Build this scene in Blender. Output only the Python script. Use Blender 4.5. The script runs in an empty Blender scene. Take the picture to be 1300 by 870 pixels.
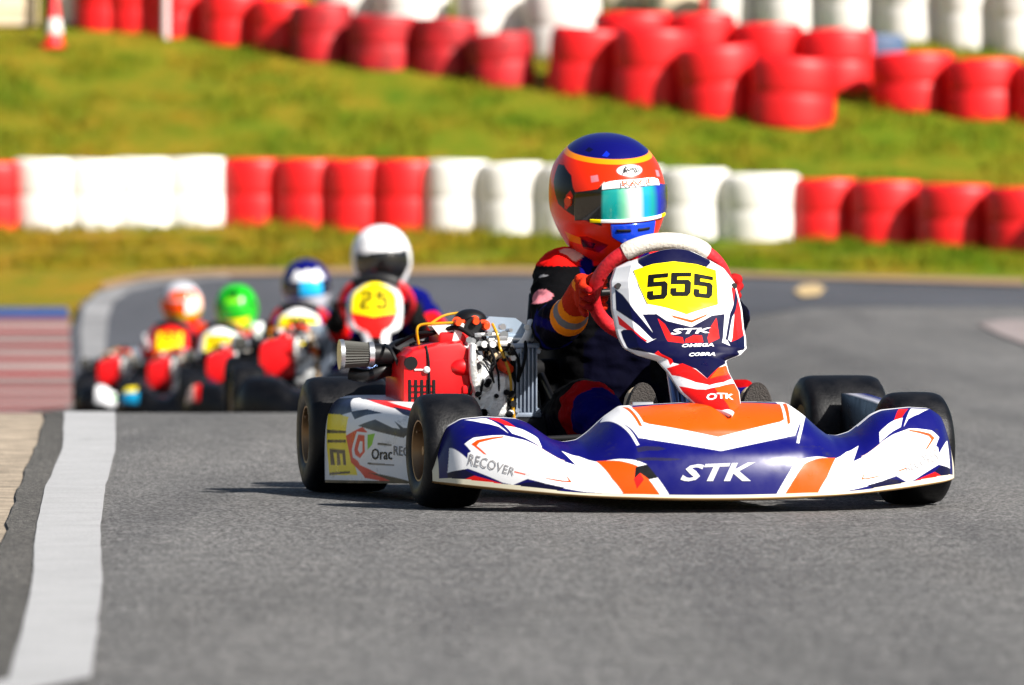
import bpy, bmesh, math, random
import numpy as np
from mathutils import Vector, Matrix, geometry, noise
random.seed(7)
scene = bpy.context.scene
COL = scene.collection
R = math.radians

# ---------------------------------------------------------------- camera, sky, sun, exposure
CAM_H = .521
cam_data = bpy.data.cameras.new('camera')
cam = bpy.data.objects.new('camera', cam_data); COL.objects.link(cam)
cam.location = (0, 0, CAM_H)
cam.rotation_euler = (math.pi/2 - 81/7800, 0, 0)
cam_data.lens = 216.0; cam_data.sensor_width = 36.0
cam_data.clip_start = .1; cam_data.clip_end = 2000
cam_data.dof.use_dof = True
cam_data.dof.focus_distance = 13.9
cam_data.dof.aperture_fstop = 5.9
scene.camera = cam

SUN_EL, SUN_AZ = 38.0, 42.0          # azimuth: degrees from +X (right of the picture) towards the camera
sd = Vector((math.cos(R(SUN_EL))*math.cos(R(SUN_AZ)), -math.cos(R(SUN_EL))*math.sin(R(SUN_AZ)), math.sin(R(SUN_EL))))
sun_l = bpy.data.lights.new('sun', 'SUN'); sun_l.energy = 5.0; sun_l.angle = R(.5); sun_l.color = (1.0, .955, .88)
sun = bpy.data.objects.new('sun', sun_l); COL.objects.link(sun)
sun.rotation_euler = sd.to_track_quat('Z', 'Y').to_euler(); sun.location = (20, -10, 30)

world = bpy.data.worlds.new("World"); scene.world = world; world.use_nodes = True
wn = world.node_tree; wn.nodes.clear()
sky = wn.nodes.new('ShaderNodeTexSky'); sky.sky_type = 'NISHITA'; sky.sun_disc = False
sky.sun_elevation = R(SUN_EL); sky.sun_rotation = math.atan2(sd.x, sd.y)
sky.air_density = 1.0; sky.dust_density = 1.5; sky.ozone_density = 1.0
bg = wn.nodes.new('ShaderNodeBackground'); bg.inputs[1].default_value = .045
wo = wn.nodes.new('ShaderNodeOutputWorld')
wn.links.new(sky.outputs[0], bg.inputs[0]); wn.links.new(bg.outputs[0], wo.inputs[0])

scene.view_settings.view_transform = 'Standard'; scene.view_settings.look = 'None'
scene.view_settings.gamma = 1.0; scene.view_settings.use_curve_mapping = False
scene.view_settings.exposure = 1.02
scene.cycles.max_bounces = 6; scene.cycles.use_denoising = True
scene.cycles.sample_clamp_indirect = 6

# ---------------------------------------------------------------- kart body surfaces (kart frame: x forward, y left, z up, metres)
def _tab(v, xs, ys):
    return np.interp(v, xs, ys)

def _smooth_tab(xs, ys, n=400, k=9):
    X = np.linspace(xs[0], xs[-1], n); Y = np.interp(X, xs, ys)
    pad = np.concatenate([np.full(k, Y[0]), Y, np.full(k, Y[-1])])
    ker = np.hanning(2*k+1); ker /= ker.sum()
    return X, np.convolve(pad, ker, 'valid')

_NT = _smooth_tab([0, .19, .225, .26, .285, .315, .345, .37, .395, .42, .49, .54, .57, .59, .602],
                  [.242, .236, .212, .180, .162, .158, .166, .184, .203, .213, .218, .214, .196, .155, .12], 400, 8)
NOSE_HALF = .602
def nose_surf(u, v):
    """front fairing; u in -1..1 across, v 0 bottom lip .. 1 top rim"""
    u = np.asarray(u, float); v = np.asarray(v, float)
    y = u*NOSE_HALF; a = np.abs(y)
    zt = _tab(a, *_NT)
    xb = 1.47 - .75*a**2.2
    zb = .029 + .10*a**2.1
    xt = 1.24 - .22*a**2
    wrap = np.clip((a-.55)/.052, 0, 1)
    xb = xb - .05*wrap**2; xt = xt - .05*wrap**2
    th = v*np.pi/2
    cx = np.cos(th)**.95; sz = np.sin(th)**.9
    x = xt + (xb-xt)*cx
    z = zb + (zt-zb)*sz
    # moulded crease under the bonnet and a soft centre ridge on top of it
    cen = np.exp(-(a/.20)**4)
    x = x - .012*cen*np.exp(-((v-.40)/.07)**2)
    z = z + .004*np.exp(-(a/.02)**2)*np.clip((v-.55)/.2, 0, 1)
    # shoulder ridge on the side lobes
    lob = np.exp(-((a-.46)/.10)**4)
    x = x + .010*lob*np.sin(np.clip(v, 0, 1)*np.pi)
    z = z + .018*y*np.clip(v*1.2, 0, 1)
    return np.stack([x, y+0*z, z], -1)

_PV = np.array([0, .10, .22, .36, .43, .46, .50, .56, .70, .84, .94, 1.0])
_PX = np.array([1.388, 1.335, 1.272, 1.200, 1.162, 1.150, 1.139, 1.125, 1.080, 1.030, .995, .972])
_PZ = np.array([.214, .240, .275, .318, .341, .352, .365, .385, .447, .515, .562, .588])
_PW = np.array([.004, .048, .067, .070, .078, .118, .141, .147, .151, .144, .126, .086])
_pvx = _smooth_tab(_PV, _PX, 400, 12); _pvz = _smooth_tab(_PV, _PZ, 400, 12); _pvw = _smooth_tab(_PV, _PW, 400, 4)
def panel_surf(u, v):
    """steering fairing; u -1..1, v 0 tip .. 1 top"""
    u = np.asarray(u, float); v = np.asarray(v, float)
    x = _tab(v, *_pvx); z = _tab(v, *_pvz); w = _tab(v, *_pvw)
    c = -.004 + np.clip(.37-z, 0, 1)*.26
    up = np.clip((v-.4)/.2, 0, 1)
    y = c + w*u
    x = x - (.045*np.abs(u)**2.2 + .035*np.clip(np.abs(u)-.8, 0, 1)*5*up)*(.35+.65*up) - .02*(1-up)*u**4
    z = z - .028*up*u**2*np.clip((v-.8)/.2, 0, 1) - .012*(1-up)*u**2
    return np.stack([x, y, z], -1)

def pod_surf(u, v, side=-1):
    """side fairing; u 0 rear .. 1 front, v 0 bottom edge .. 1 top inner edge"""
    u = np.asarray(u, float); v = np.asarray(v, float)
    x = .150 + .735*u
    yo = (.700 - .16*u**1.3) if side < 0 else (.690 - .07*u**1.3)
    zt = .238 - (.032 if side < 0 else .030)*u
    zb = .028 + .02*u
    th = np.clip(v, 0, 1)*np.pi/2
    z = zb + (zt-zb)*np.sin(th)**.62
    y = yo - (.15-.07*u if side < 0 else .085-.03*u)*(1-np.cos(th)**.32) - .012*(1-v)
    return np.stack([x+0*y, side*y, z+0*y], -1)

HEL_C = np.array([.20, -.006, .717]); HEL_YAW = 14.; HEL_PITCH = 13.; HEL_ROLL = 5.
def helmet_local(th, ph, off=0.):
    """th azimuth (0 front, + left), ph elevation, radians -> helmet frame"""
    th = np.asarray(th, float); ph = np.asarray(ph, float)
    c, s = np.cos(ph), np.sin(ph)
    r = np.abs(c)**.86
    cx = np.cos(th); sy = np.sin(th)
    a = np.where(cx > 0, .158, .170) + off
    b = .136 + off
    zz = np.where(s > 0, (.150+off)*np.abs(s)**.97, -(.175+off)*np.abs(s)**1.05)
    low = np.clip((-s-.25)/.6, 0, 1)
    x = a*r*cx*(1-.10*low*(cx < 0)) ; y = b*r*sy*(1-.10*low)
    chin = np.exp(-((np.degrees(ph)+34)/20)**2)*np.clip(cx, 0, 1)**3
    x = x + .020*chin
    spo = np.exp(-((np.degrees(ph)-22)/12)**2)*np.clip(-cx, 0, 1)**2
    x = x - .016*spo
    return np.stack([x+0*zz, y+0*zz, zz+0*y], -1)
def helmet_to_kart(p, C=HEL_C, yaw=HEL_YAW, pitch=HEL_PITCH, roll=HEL_ROLL):
    a, b, g = np.radians([yaw, pitch, roll])
    Rz = np.array([[np.cos(a), -np.sin(a), 0], [np.sin(a), np.cos(a), 0], [0, 0, 1]])
    Ry = np.array([[np.cos(b), 0, np.sin(b)], [0, 1, 0], [-np.sin(b), 0, np.cos(b)]])
    Rx = np.array([[1, 0, 0], [0, np.cos(g), -np.sin(g)], [0, np.sin(g), np.cos(g)]])
    return p @ (Rz @ Ry @ Rx).T + C
def helmet_surf(u, v, off=0.):
    """u, v in degrees (azimuth, elevation)"""
    return helmet_to_kart(helmet_local(np.radians(u), np.radians(v), off))

# livery drawn in each surface's own coordinates
ART = {"nose": [["white", [[-0.905, 0.41], [-0.8717, 0.4833], [-0.7717, 0.52], [-0.59, 0.4067], [-0.5233, 0.36], [-0.5633, 0.5667], [-0.5083, 0.5033], [-0.4483, 0.36], [-0.2783, 0.2167], [-0.1983, 0.0133], [-0.2367, 0.0133], [-0.5, 0.0367], [-0.6983, 0.0933], [-0.7467, 0.0367], [-0.7817, 0.0467], [-0.9033, 0.1467], [-0.895, 0.2967], [-0.885, 0.3133]]],
 ["white", [[0.905, 0.41], [0.8717, 0.4833], [0.7717, 0.52], [0.59, 0.4067], [0.5233, 0.36], [0.5633, 0.5667], [0.5083, 0.5033], [0.4483, 0.36], [0.2783, 0.2167], [0.1983, 0.0133], [0.2367, 0.0133], [0.5, 0.0367], [0.6983, 0.0933], [0.7467, 0.0367], [0.7817, 0.0467], [0.9033, 0.1467], [0.895, 0.2967], [0.885, 0.3133]]],
 ["orange", [[-0.4533, 0.3767], [-0.315, 0.21], [-0.2333, 0.0167], [-0.3667, 0.0233], [-0.405, 0.14]]],
 ["orange", [[0.4533, 0.3767], [0.315, 0.21], [0.2333, 0.0167], [0.3667, 0.0233], [0.405, 0.14]]],
 ["white", [[-0.9517, 0.43], [-0.8983, 0.2367], [-0.8983, 0.14], [-0.96, 0.1133]]],
 ["white", [[0.9517, 0.43], [0.8983, 0.2367], [0.8983, 0.14], [0.96, 0.1133]]],
 ["navy", [[-0.96, 0.11], [-0.91, 0.1367], [-0.8733, 0.0833], [-0.9267, 0.0233], [-0.96, 0.0333]]],
 ["navy", [[0.96, 0.11], [0.91, 0.1367], [0.8733, 0.0833], [0.9267, 0.0233], [0.96, 0.0333]]],
 ["red", [[-0.93, 0.02], [-0.8767, 0.0833], [-0.785, 0.04], [-0.805, 0.0], [-0.8833, 0.0033]]],
 ["red", [[0.93, 0.02], [0.8767, 0.0833], [0.785, 0.04], [0.805, 0.0], [0.8833, 0.0033]]],
 ["navy", [[-0.805, 0.0], [-0.785, 0.04], [-0.7467, 0.0333], [-0.705, 0.0633], [-0.6633, 0.08], [-0.5717, 0.0667], [-0.61, 0.0]]],
 ["navy", [[0.805, 0.0], [0.785, 0.04], [0.7467, 0.0333], [0.705, 0.0633], [0.6633, 0.08], [0.5717, 0.0667], [0.61, 0.0]]],
 ["orange", [[-0.8833, 0.3967], [-0.8617, 0.45], [-0.7683, 0.51], [-0.7733, 0.4867], [-0.855, 0.4167], [-0.865, 0.38], [-0.8333, 0.2833], [-0.8433, 0.2867]]],
 ["orange", [[0.8833, 0.3967], [0.8617, 0.45], [0.7683, 0.51], [0.7733, 0.4867], [0.855, 0.4167], [0.865, 0.38], [0.8333, 0.2833], [0.8433, 0.2867]]],
 ["peach", [[-0.7517, 0.49], [-0.59, 0.4133], [-0.5617, 0.4067], [-0.5633, 0.3967], [-0.7533, 0.4733]]],
 ["peach", [[0.7517, 0.49], [0.59, 0.4133], [0.5617, 0.4067], [0.5633, 0.3967], [0.7533, 0.4733]]],
 ["orange", [[-0.7433, 0.15], [-0.705, 0.1333], [-0.7067, 0.1233], [-0.7433, 0.1367]]],
 ["orange", [[0.7433, 0.15], [0.705, 0.1333], [0.7067, 0.1233], [0.7433, 0.1367]]],
 ["orange", [[-0.6567, 0.1233], [-0.5567, 0.1433], [-0.5683, 0.23], [-0.545, 0.13], [-0.6, 0.12]]],
 ["orange", [[0.6567, 0.1233], [0.5567, 0.1433], [0.5683, 0.23], [0.545, 0.13], [0.6, 0.12]]],
 ["white", [[-0.8883, 0.8667], [-0.8133, 0.87], [-0.7967, 0.7867], [-0.75, 0.5467], [-0.78, 0.6533], [-0.8333, 0.7267]]],
 ["white", [[0.8883, 0.8667], [0.8133, 0.87], [0.7967, 0.7867], [0.75, 0.5467], [0.78, 0.6533], [0.8333, 0.7267]]],
 ["red", [[-0.8017, 0.8667], [-0.765, 0.9], [-0.7183, 0.65], [-0.7517, 0.6767]]],
 ["red", [[0.8017, 0.8667], [0.765, 0.9], [0.7183, 0.65], [0.7517, 0.6767]]],
 ["white", [[-0.7583, 0.6833], [-0.725, 0.6633], [-0.6483, 0.57], [-0.64, 0.4467], [-0.7383, 0.5533]]],
 ["white", [[0.7583, 0.6833], [0.725, 0.6633], [0.6483, 0.57], [0.64, 0.4467], [0.7383, 0.5533]]],
 ["white", [[-0.3933, 0.9167], [-0.3717, 0.9767], [-0.3183, 0.97], [-0.28, 1.0], [-0.2667, 0.5667], [-0.1417, 0.44], [-0.0383, 0.3433], [-0.04, 0.3267], [-0.145, 0.3833], [-0.295, 0.4333], [-0.34, 0.64], [-0.2967, 0.37], [-0.3067, 0.3667]]],
 ["white", [[0.3933, 0.9167], [0.3717, 0.9767], [0.3183, 0.97], [0.28, 1.0], [0.2667, 0.5667], [0.1417, 0.44], [0.0383, 0.3433], [0.04, 0.3267], [0.145, 0.3833], [0.295, 0.4333], [0.34, 0.64], [0.2967, 0.37], [0.3067, 0.3667]]],
 ["white", [[-0.2867, 0.87], [-0.2483, 0.5733], [0.0, 0.42], [0.0, 0.42], [0.0, 0.31], [-0.0033, 0.31], [-0.2583, 0.4167], [-0.2933, 0.4433], [-0.3217, 0.5733]]],
 ["white", [[0.2867, 0.87], [0.2483, 0.5733], [-0.0, 0.42], [-0.0, 0.42], [-0.0, 0.31], [0.0033, 0.31], [0.2583, 0.4167], [0.2933, 0.4433], [0.3217, 0.5733]]],
 ["orange", [[-0.2833, 0.87], [-0.185, 0.9067], [-0.0683, 0.92], [0.0, 0.9333], [0.0, 0.42], [0.0, 0.42], [-0.2483, 0.5733], [-0.2667, 0.6]]],
 ["orange", [[0.2833, 0.87], [0.185, 0.9067], [0.0683, 0.92], [-0.0, 0.9333], [-0.0, 0.42], [-0.0, 0.42], [0.2483, 0.5733], [0.2667, 0.6]]],
 ["orange", [[-0.3133, 0.91], [-0.2933, 0.8767], [-0.2733, 0.5433], [-0.2867, 0.5567]]],
 ["orange", [[0.3133, 0.91], [0.2933, 0.8767], [0.2733, 0.5433], [0.2867, 0.5567]]],
 ["black", [[-0.32, 0.2], [-0.2783, 0.2167], [-0.2417, 0.1267], [-0.2733, 0.1133], [-0.305, 0.1567], [-0.315, 0.06], [-0.3267, 0.11]]],
 ["red", [[-0.3283, 0.1167], [-0.305, 0.1567], [-0.2917, 0.1133], [-0.3183, 0.0533]]],
 ["scuff", [[-0.31, 0.3467], [-0.28, 0.36], [-0.225, 0.3533], [-0.2, 0.3333], [-0.235, 0.32], [-0.265, 0.3233], [-0.3067, 0.31]]],
 ["scuff", [[-0.3167, 0.2633], [-0.2683, 0.27], [-0.1933, 0.2633], [-0.1417, 0.2533], [-0.195, 0.2433], [-0.2767, 0.2467], [-0.3133, 0.24]]]], "nose_txt": {"STK": [[-0.165, 0.1033], [0.1033, 0.1], [0.1217, 0.2267], [-0.145, 0.2133]], "RECOVER": [[-0.8967, 0.18], [-0.745, 0.11], [-0.7367, 0.1733], [-0.8883, 0.29]]}, "panel": [["navy", [[-0.895, 1.0], [-0.4425, 1.0], [0.385, 1.0], [0.7975, 0.975], [0.5175, 0.9088], [-0.075, 0.9238], [-0.5825, 0.9088]]],
 ["navy", [[-1.15, 0.865], [-1.15, 0.855], [-0.88, 0.77], [-0.4875, 0.555], [-0.56, 0.5475], [-0.7175, 0.615], [-1.15, 0.76], [-1.15, 0.8037]]],
 ["red", [[-1.15, 0.7975], [-1.15, 0.7575], [-0.805, 0.5975], [-0.63, 0.5338], [-0.7175, 0.54], [-0.885, 0.5975], [-1.15, 0.6837], [-1.15, 0.7712]]],
 ["navy", [[-0.925, 0.5975], [-0.8325, 0.5975], [-0.6575, 0.5288], [-0.4775, 0.5575], [-0.4375, 0.5262], [-0.73, 0.41], [-0.7275, 0.46], [-0.915, 0.4888], [-1.15, 0.5487]]],
 ["red", [[-0.735, 0.46], [-0.3675, 0.5062], [-0.51, 0.4288], [-0.83, 0.3975]]],
 ["white", [[-0.345, 0.4975], [-0.3425, 0.475], [-0.48, 0.4288], [-0.7975, 0.3987], [-0.5325, 0.43]]],
 ["navy", [[-0.645, 0.6763], [-0.4375, 0.6787], [-0.305, 0.6438], [0.0625, 0.6125], [0.4125, 0.67], [0.63, 0.6787], [0.535, 0.5288], [1.15, 0.4375], [0.595, 0.37], [-0.0475, 0.2775], [-0.22, 0.35], [-0.7125, 0.4062], [-0.495, 0.5438]]],
 ["orange", [[-0.2375, 0.675], [0.08, 0.6475], [0.3625, 0.6813], [0.32, 0.6675], [0.0725, 0.6325], [-0.195, 0.6588]]],
 ["red", [[-0.4325, 0.6562], [-0.34, 0.6262], [-0.2675, 0.5687], [-0.1025, 0.5587], [-0.095, 0.5188], [-0.345, 0.5338]]],
 ["red", [[0.37, 0.6125], [0.4825, 0.6588], [0.49, 0.5537], [0.3125, 0.52], [0.2925, 0.5563]]],
 ["red", [[-0.055, 0.5487], [0.08, 0.5713], [0.205, 0.5687], [0.22, 0.5262], [-0.0825, 0.5238]]],
 ["red", [[-1.15, 0.38], [-0.5, 0.395], [-0.23, 0.346], [-0.05, 0.2775], [0.595, 0.37], [1.15, 0.42], [1.15, -0.05], [-1.15, -0.05]]],
 ["orange", [[0.595, 0.37], [1.15, 0.4213], [1.15, 0.3513], [0.41, 0.3025], [0.025, 0.2762]]],
 ["white", [[-1.15, 0.36], [-0.79, 0.316], [-0.47, 0.26], [-0.1, 0.232], [0.46, 0.26], [1.15, 0.33], [1.15, 0.29], [0.18, 0.222], [-0.32, 0.205], [-0.575, 0.215], [-1.15, 0.28]]],
 ["orange", [[0, 0.21], [1.15, 0.28], [1.15, 0.05], [0.2, 0.05]]],
 ["red", [[0.865, 0.8087], [1.15, 0.78], [1.15, 0.6013], [0.6925, 0.5312], [0.7825, 0.66]]],
 ["navy", [[0.6025, 0.5575], [0.6925, 0.5338], [1.15, 0.6013], [1.15, 0.5075], [0.7325, 0.4675]]],
 ["navy", [[1.15, 0.885], [1.15, 0.8325], [0.7525, 0.6613], [0.6325, 0.545], [0.585, 0.5438], [0.7225, 0.6837]]],
 ["white", [[-1.15, 0.17], [-0.85, 0.09], [-0.5, 0.05], [1.15, 0.04], [1.15, -0.1], [-1.15, -0.1]]]], "plate": [[-0.745, 0.9], [-0.4325, 0.92], [-0.075, 0.9263], [0.3325, 0.9163], [0.6725, 0.8962], [0.585, 0.8025], [0.535, 0.7225], [0.0225, 0.6763], [-0.5525, 0.7275], [-0.645, 0.8087]], "digits": [[[-0.5475, 0.74], [-0.25, 0.7488], [-0.185, 0.8688], [-0.5, 0.8638]], [[-0.1975, 0.76], [0.1125, 0.76], [0.195, 0.8712], [-0.1325, 0.87]], [[0.16, 0.7562], [0.4475, 0.7475], [0.55, 0.8538], [0.2475, 0.8675]]], "panel_txt": {"STK": [[-0.29, 0.5713], [0.3375, 0.58], [0.37, 0.6075], [-0.24, 0.6013]], "OMEGA": [[-0.175, 0.4888], [0.3825, 0.4975], [0.385, 0.52], [-0.15, 0.5125]], "COBRA": [[-0.205, 0.4288], [0.5175, 0.44], [0.44, 0.46], [-0.13, 0.4512]], "OTK": [[-0.6, 0.125], [0.55, 0.13], [0.6, 0.175], [-0.5, 0.17]]}, "h_side": [[-120.0, 28.3], [-104.7, 34.0], [-70.0, 24.7], [-61.7, 11.3], [-39.3, 14.3], [-32.7, 21.0], [-32.0, -6.0], [-65.7, 0.7], [-83.7, 3.0], [-99.3, 16.7]], "h_flash": [[-64.7, 16.3], [-56.0, 21.0], [-49.0, 18.0], [-40.7, 19.0], [-33.0, 29.7], [-31.7, 26.7], [-39.0, 16.0], [-58.7, 12.7]], "h_pivot": [[-80.0, 3.3], [-77.7, 17.3], [-72.0, 20.3], [-68.3, 16.7], [-70.7, 8.0], [-76.3, 3.0]], "h_badge": [[-83.3, -18.3], [-60.0, -20.3], [-62.0, -27.3], [-81.0, -26.7]], "h_vent": [[-59.7, -20.7], [-44.7, -24.0], [-49.7, -29.7], [-63.0, -29.3]], "h_ventrim": [[-63.0, -20.3], [-53.0, -18.0], [-34.0, -24.0], [-45.7, -33.3], [-64.3, -30.7]], "h_chin": [[-27.3, -5.0], [-5.0, -3.0], [25.3, -2.0], [29.3, -18.3], [19.0, -22.7], [-2.7, -24.0], [-10.3, -24.0], [-21.3, -14.3]], "h_visor": [[-36.3, 22.0], [-31.7, 29.3], [-12.3, 33.3], [11.0, 33.0], [34.0, 31.0], [35.0, 21.7], [52.3, 15.0], [45.7, -1.0], [23.3, 0.0], [-5.0, -1.0], [-27.7, -4.0], [-32.0, -1.0]], "h_strip": [[-33.0, 28.7], [-12.3, 33.3], [11.0, 33.7], [32.0, 31.7], [33.0, 21.0], [7.3, 22.3], [-13.7, 20.7], [-30.0, 18.0], [-34.3, 21.0]], "h_tear": [[-41.0, -4.0], [-34.3, -1.0], [-23.3, -1.3], [-5.0, 0.7], [16.7, 1.3], [45.7, 1.0], [46.3, -2.7], [16.7, -1.3], [-5.0, -3.3], [-30.0, -5.3], [-38.7, -6.0]], "h_crown": [[-108.7, 54.3], [-120.0, 66.7], [-120.0, 88.0], [96.0, 67.7], [79.3, 56.0], [32.0, 55.0], [-1.0, 51.3], [-31.7, 49.3], [-58.3, 49.0], [-80.7, 49.7]], "h_arai": [[-28.3, 38.0], [-24.0, 44.0], [-9.3, 47.7], [11.3, 46.3], [17.0, 40.7], [12.7, 36.3], [-1.3, 33.7], [-17.7, 33.0], [-25.7, 33.3]], "h_txt": [[-24.3333, 35.0], [11.0, 36.6667], [14.6667, 44.6667], [-22.3333, 43.6667]], "pod": [["navy", [[0.0, 0.6375], [0.0, 0.775], [0.1075, 0.8925], [0.2475, 0.5675], [0.115, 0.4575], [0.0, 0.48]]],
 ["yellow", [[0.0, 0.475], [0.135, 0.4975], [0.23, 0.48], [0.2275, 0.2975], [0.26, 0.1475], [0.34, 0.015], [0.06, 0.0125], [0.0325, 0.1325]]],
 ["black", [[0.02, 0.2975], [0.2275, 0.31], [0.23, 0.285], [0.025, 0.2625]]],
 ["black", [[0.035, 0.2075], [0.2325, 0.225], [0.235, 0.2], [0.0375, 0.185]]],
 ["black", [[0.0625, 0.1425], [0.2275, 0.145], [0.2375, 0.0525], [0.21, 0.0525], [0.2, 0.1175], [0.1725, 0.115], [0.185, 0.0525], [0.1475, 0.05], [0.1425, 0.12], [0.1075, 0.1175], [0.125, 0.05], [0.0775, 0.05]]],
 ["black", [[0.0625, 0.02], [0.27, 0.0275], [0.275, 0.02], [0.06, 0.0125]]],
 ["red", [[0.23, 0.26], [0.375, 0.375], [0.4225, 0.3225], [0.325, 0.27], [0.295, 0.1475], [0.3625, 0.0575], [0.5325, 0.0175], [0.7875, 0.0], [0.5925, 0.0], [0.405, 0.0075], [0.2825, 0.0675]]],
 ["white", [[0.29, 0.1475], [0.33, 0.315], [0.415, 0.315], [0.43, 0.135], [0.3675, 0.07], [0.3, 0.0975]]],
 ["red", [[0.3125, 0.15], [0.345, 0.285], [0.4, 0.285], [0.4075, 0.14], [0.365, 0.095], [0.3225, 0.115]]],
 ["white", [[0.345, 0.1525], [0.3625, 0.2275], [0.385, 0.2225], [0.385, 0.1425], [0.365, 0.125]]],
 ["black", [[0.5125, 0.225], [0.625, 0.2225], [0.625, 0.205], [0.5125, 0.2075]]],
 ["black", [[0.43, 0.0725], [0.645, 0.0675], [0.645, 0.06], [0.43, 0.0625]]],
 ["lime", [[0.425, 0.295], [0.4875, 0.3175], [0.4675, 0.2025], [0.43, 0.1575]]],
 ["black", [[0.4275, 0.025], [0.5325, 0.02], [0.7875, 0.0], [0.7875, 0.0], [0.6325, 0.0]]],
 ["navy", [[0.3325, 0.3825], [0.47, 0.5], [0.625, 0.41], [0.6825, 0.4075], [0.6225, 0.5225], [0.7075, 0.4275], [0.8075, 0.45], [0.715, 0.3], [0.485, 0.345]]],
 ["navy", [[0.235, 0.565], [0.3675, 0.6625], [0.51, 0.6325], [0.3925, 0.5575], [0.2925, 0.46]]],
 ["red", [[0.1425, 0.9525], [0.3, 0.9975], [0.6975, 0.8975], [0.7375, 0.8025], [0.5475, 0.8025]]],
 ["navy", [[0.5275, 0.8475], [0.755, 0.8125], [0.8, 0.6075], [0.67, 0.6725]]]], "pod_txt": {"Orac": [[0.4675, 0.09], [0.6325, 0.0975], [0.6325, 0.185], [0.4675, 0.17]], "RECOVER": [[0.645, 0.1325], [0.935, 0.1125], [0.9375, 0.2025], [0.645, 0.2125]]}}
# ---------------------------------------------------------------- materials
def srgb(r, g, b):
    f = lambda c: c/12.92 if c <= .04045 else ((c+.055)/1.055)**2.4
    return (f(r/255), f(g/255), f(b/255), 1.0)
PAL = dict(scuff=srgb(30, 28, 60), mint=srgb(120, 215, 175), cobalt=srgb(14, 70, 225), glove=srgb(185, 38, 6), white=srgb(232, 232, 234), blue=srgb(8, 8, 88), orange=srgb(232, 74, 4), red=srgb(222, 22, 18), navy=srgb(7, 7, 46),
           black=srgb(9, 9, 11), grey=srgb(120, 120, 124), faint=srgb(150, 148, 150), peach=srgb(240, 200, 180), yellow=srgb(248, 222, 4), cream=srgb(222, 214, 190),
           silver=srgb(175, 175, 182), green=srgb(20, 170, 20), teal=srgb(10, 170, 165), royal=srgb(10, 40, 190), sky=srgb(20, 170, 225),
           helmet=srgb(246, 44, 4), amber=srgb(250, 140, 8), pink=srgb(200, 120, 130), darkred=srgb(150, 10, 14), suitblue=srgb(8, 12, 90), suitdark=srgb(5, 5, 20), beige=srgb(200, 180, 150), brown=srgb(130, 100, 60), lime=srgb(120, 200, 20))
MATS = {}
def mat(name, col=(.5, .5, .5, 1), rough=.5, metal=0., coat=0., attr=None, bump=0., bscale=200., var=0., vscale=8., spec=.5, rvar=0.):
    if name in MATS: return MATS[name]
    m = bpy.data.materials.new(name); m.use_nodes = True; nt = m.node_tree; b = nt.nodes['Principled BSDF']
    b.inputs['Roughness'].default_value = rough; b.inputs['Metallic'].default_value = metal
    b.inputs['Coat Weight'].default_value = coat; b.inputs['Coat Roughness'].default_value = .08
    b.inputs['Specular IOR Level'].default_value = spec
    tc = nt.nodes.new('ShaderNodeTexCoord')
    if attr:
        a = nt.nodes.new('ShaderNodeAttribute'); a.attribute_name = attr; src = a.outputs['Color']
    else:
        rgb = nt.nodes.new('ShaderNodeRGB'); rgb.outputs[0].default_value = col; src = rgb.outputs[0]
    if var or rvar:
        n = nt.nodes.new('ShaderNodeTexNoise'); n.inputs['Scale'].default_value = vscale; n.inputs['Detail'].default_value = 6
        nt.links.new(tc.outputs['Object'], n.inputs['Vector'])
    if var:
        mr = nt.nodes.new('ShaderNodeMapRange'); mr.inputs[1].default_value = .3; mr.inputs[2].default_value = .7
        mr.inputs[3].default_value = 1-var; mr.inputs[4].default_value = 1+var*.5
        nt.links.new(n.outputs[0], mr.inputs[0])
        mx = nt.nodes.new('ShaderNodeVectorMath'); mx.operation = 'SCALE'
        nt.links.new(src, mx.inputs[0]); nt.links.new(mr.outputs[0], mx.inputs['Scale']); src = mx.outputs[0]
    if rvar:
        m2 = nt.nodes.new('ShaderNodeMapRange'); m2.inputs[1].default_value = .3; m2.inputs[2].default_value = .7
        m2.inputs[3].default_value = max(.02, rough-rvar); m2.inputs[4].default_value = rough+rvar
        nt.links.new(n.outputs[0], m2.inputs[0]); nt.links.new(m2.outputs[0], b.inputs['Roughness'])
    nt.links.new(src, b.inputs['Base Color'])
    if bump:
        n2 = nt.nodes.new('ShaderNodeTexNoise'); n2.inputs['Scale'].default_value = bscale; n2.inputs['Detail'].default_value = 4
        nt.links.new(tc.outputs['Object'], n2.inputs['Vector'])
        bp = nt.nodes.new('ShaderNodeBump'); bp.inputs['Strength'].default_value = bump; bp.inputs['Distance'].default_value = .01
        nt.links.new(n2.outputs[0], bp.inputs['Height']); nt.links.new(bp.outputs[0], b.inputs['Normal'])
    MATS[name] = m; return m
def pm(name, **k): return mat('plain_'+name, PAL[name], **k)
M_LIV = mat('livery_paint', attr='Col', rough=.34, coat=.03, bump=.02, bscale=30, rvar=.10, vscale=20, spec=.28)
M_PLATE = mat('plate_vinyl', attr='Col', rough=.45, spec=.15)
M_SUIT = mat('suit_cloth', attr='Col', rough=.85, bump=.25, bscale=60, var=.2, vscale=30, spec=.03)
M_GLOVE = mat('glove_cloth', attr='Col', rough=.8, bump=.3, bscale=180, spec=.2)
M_HELM = mat('helmet_lacquer', attr='Col', rough=.26, coat=.15, spec=.3)
M_TYRE = mat('tyre_rubber', (.0030, .0030, .0042, 1), rough=.5, bump=.10, bscale=140, var=.6, vscale=22, rvar=.12, spec=.28)
M_RIM = mat('rim_bronze', (.30, .18, .09, 1), rough=.4, metal=.85)
M_STEEL = mat('steel_tube', (.55, .56, .58, 1), rough=.32, metal=.9)
M_ALU = mat('cast_aluminium', (.74, .74, .73, 1), rough=.42, metal=.6, bump=.25, bscale=150, var=.25, vscale=18)
M_BLUEALU = mat('blued_aluminium', (.34, .40, .50, 1), rough=.38, metal=.6, var=.2, vscale=25)
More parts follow.
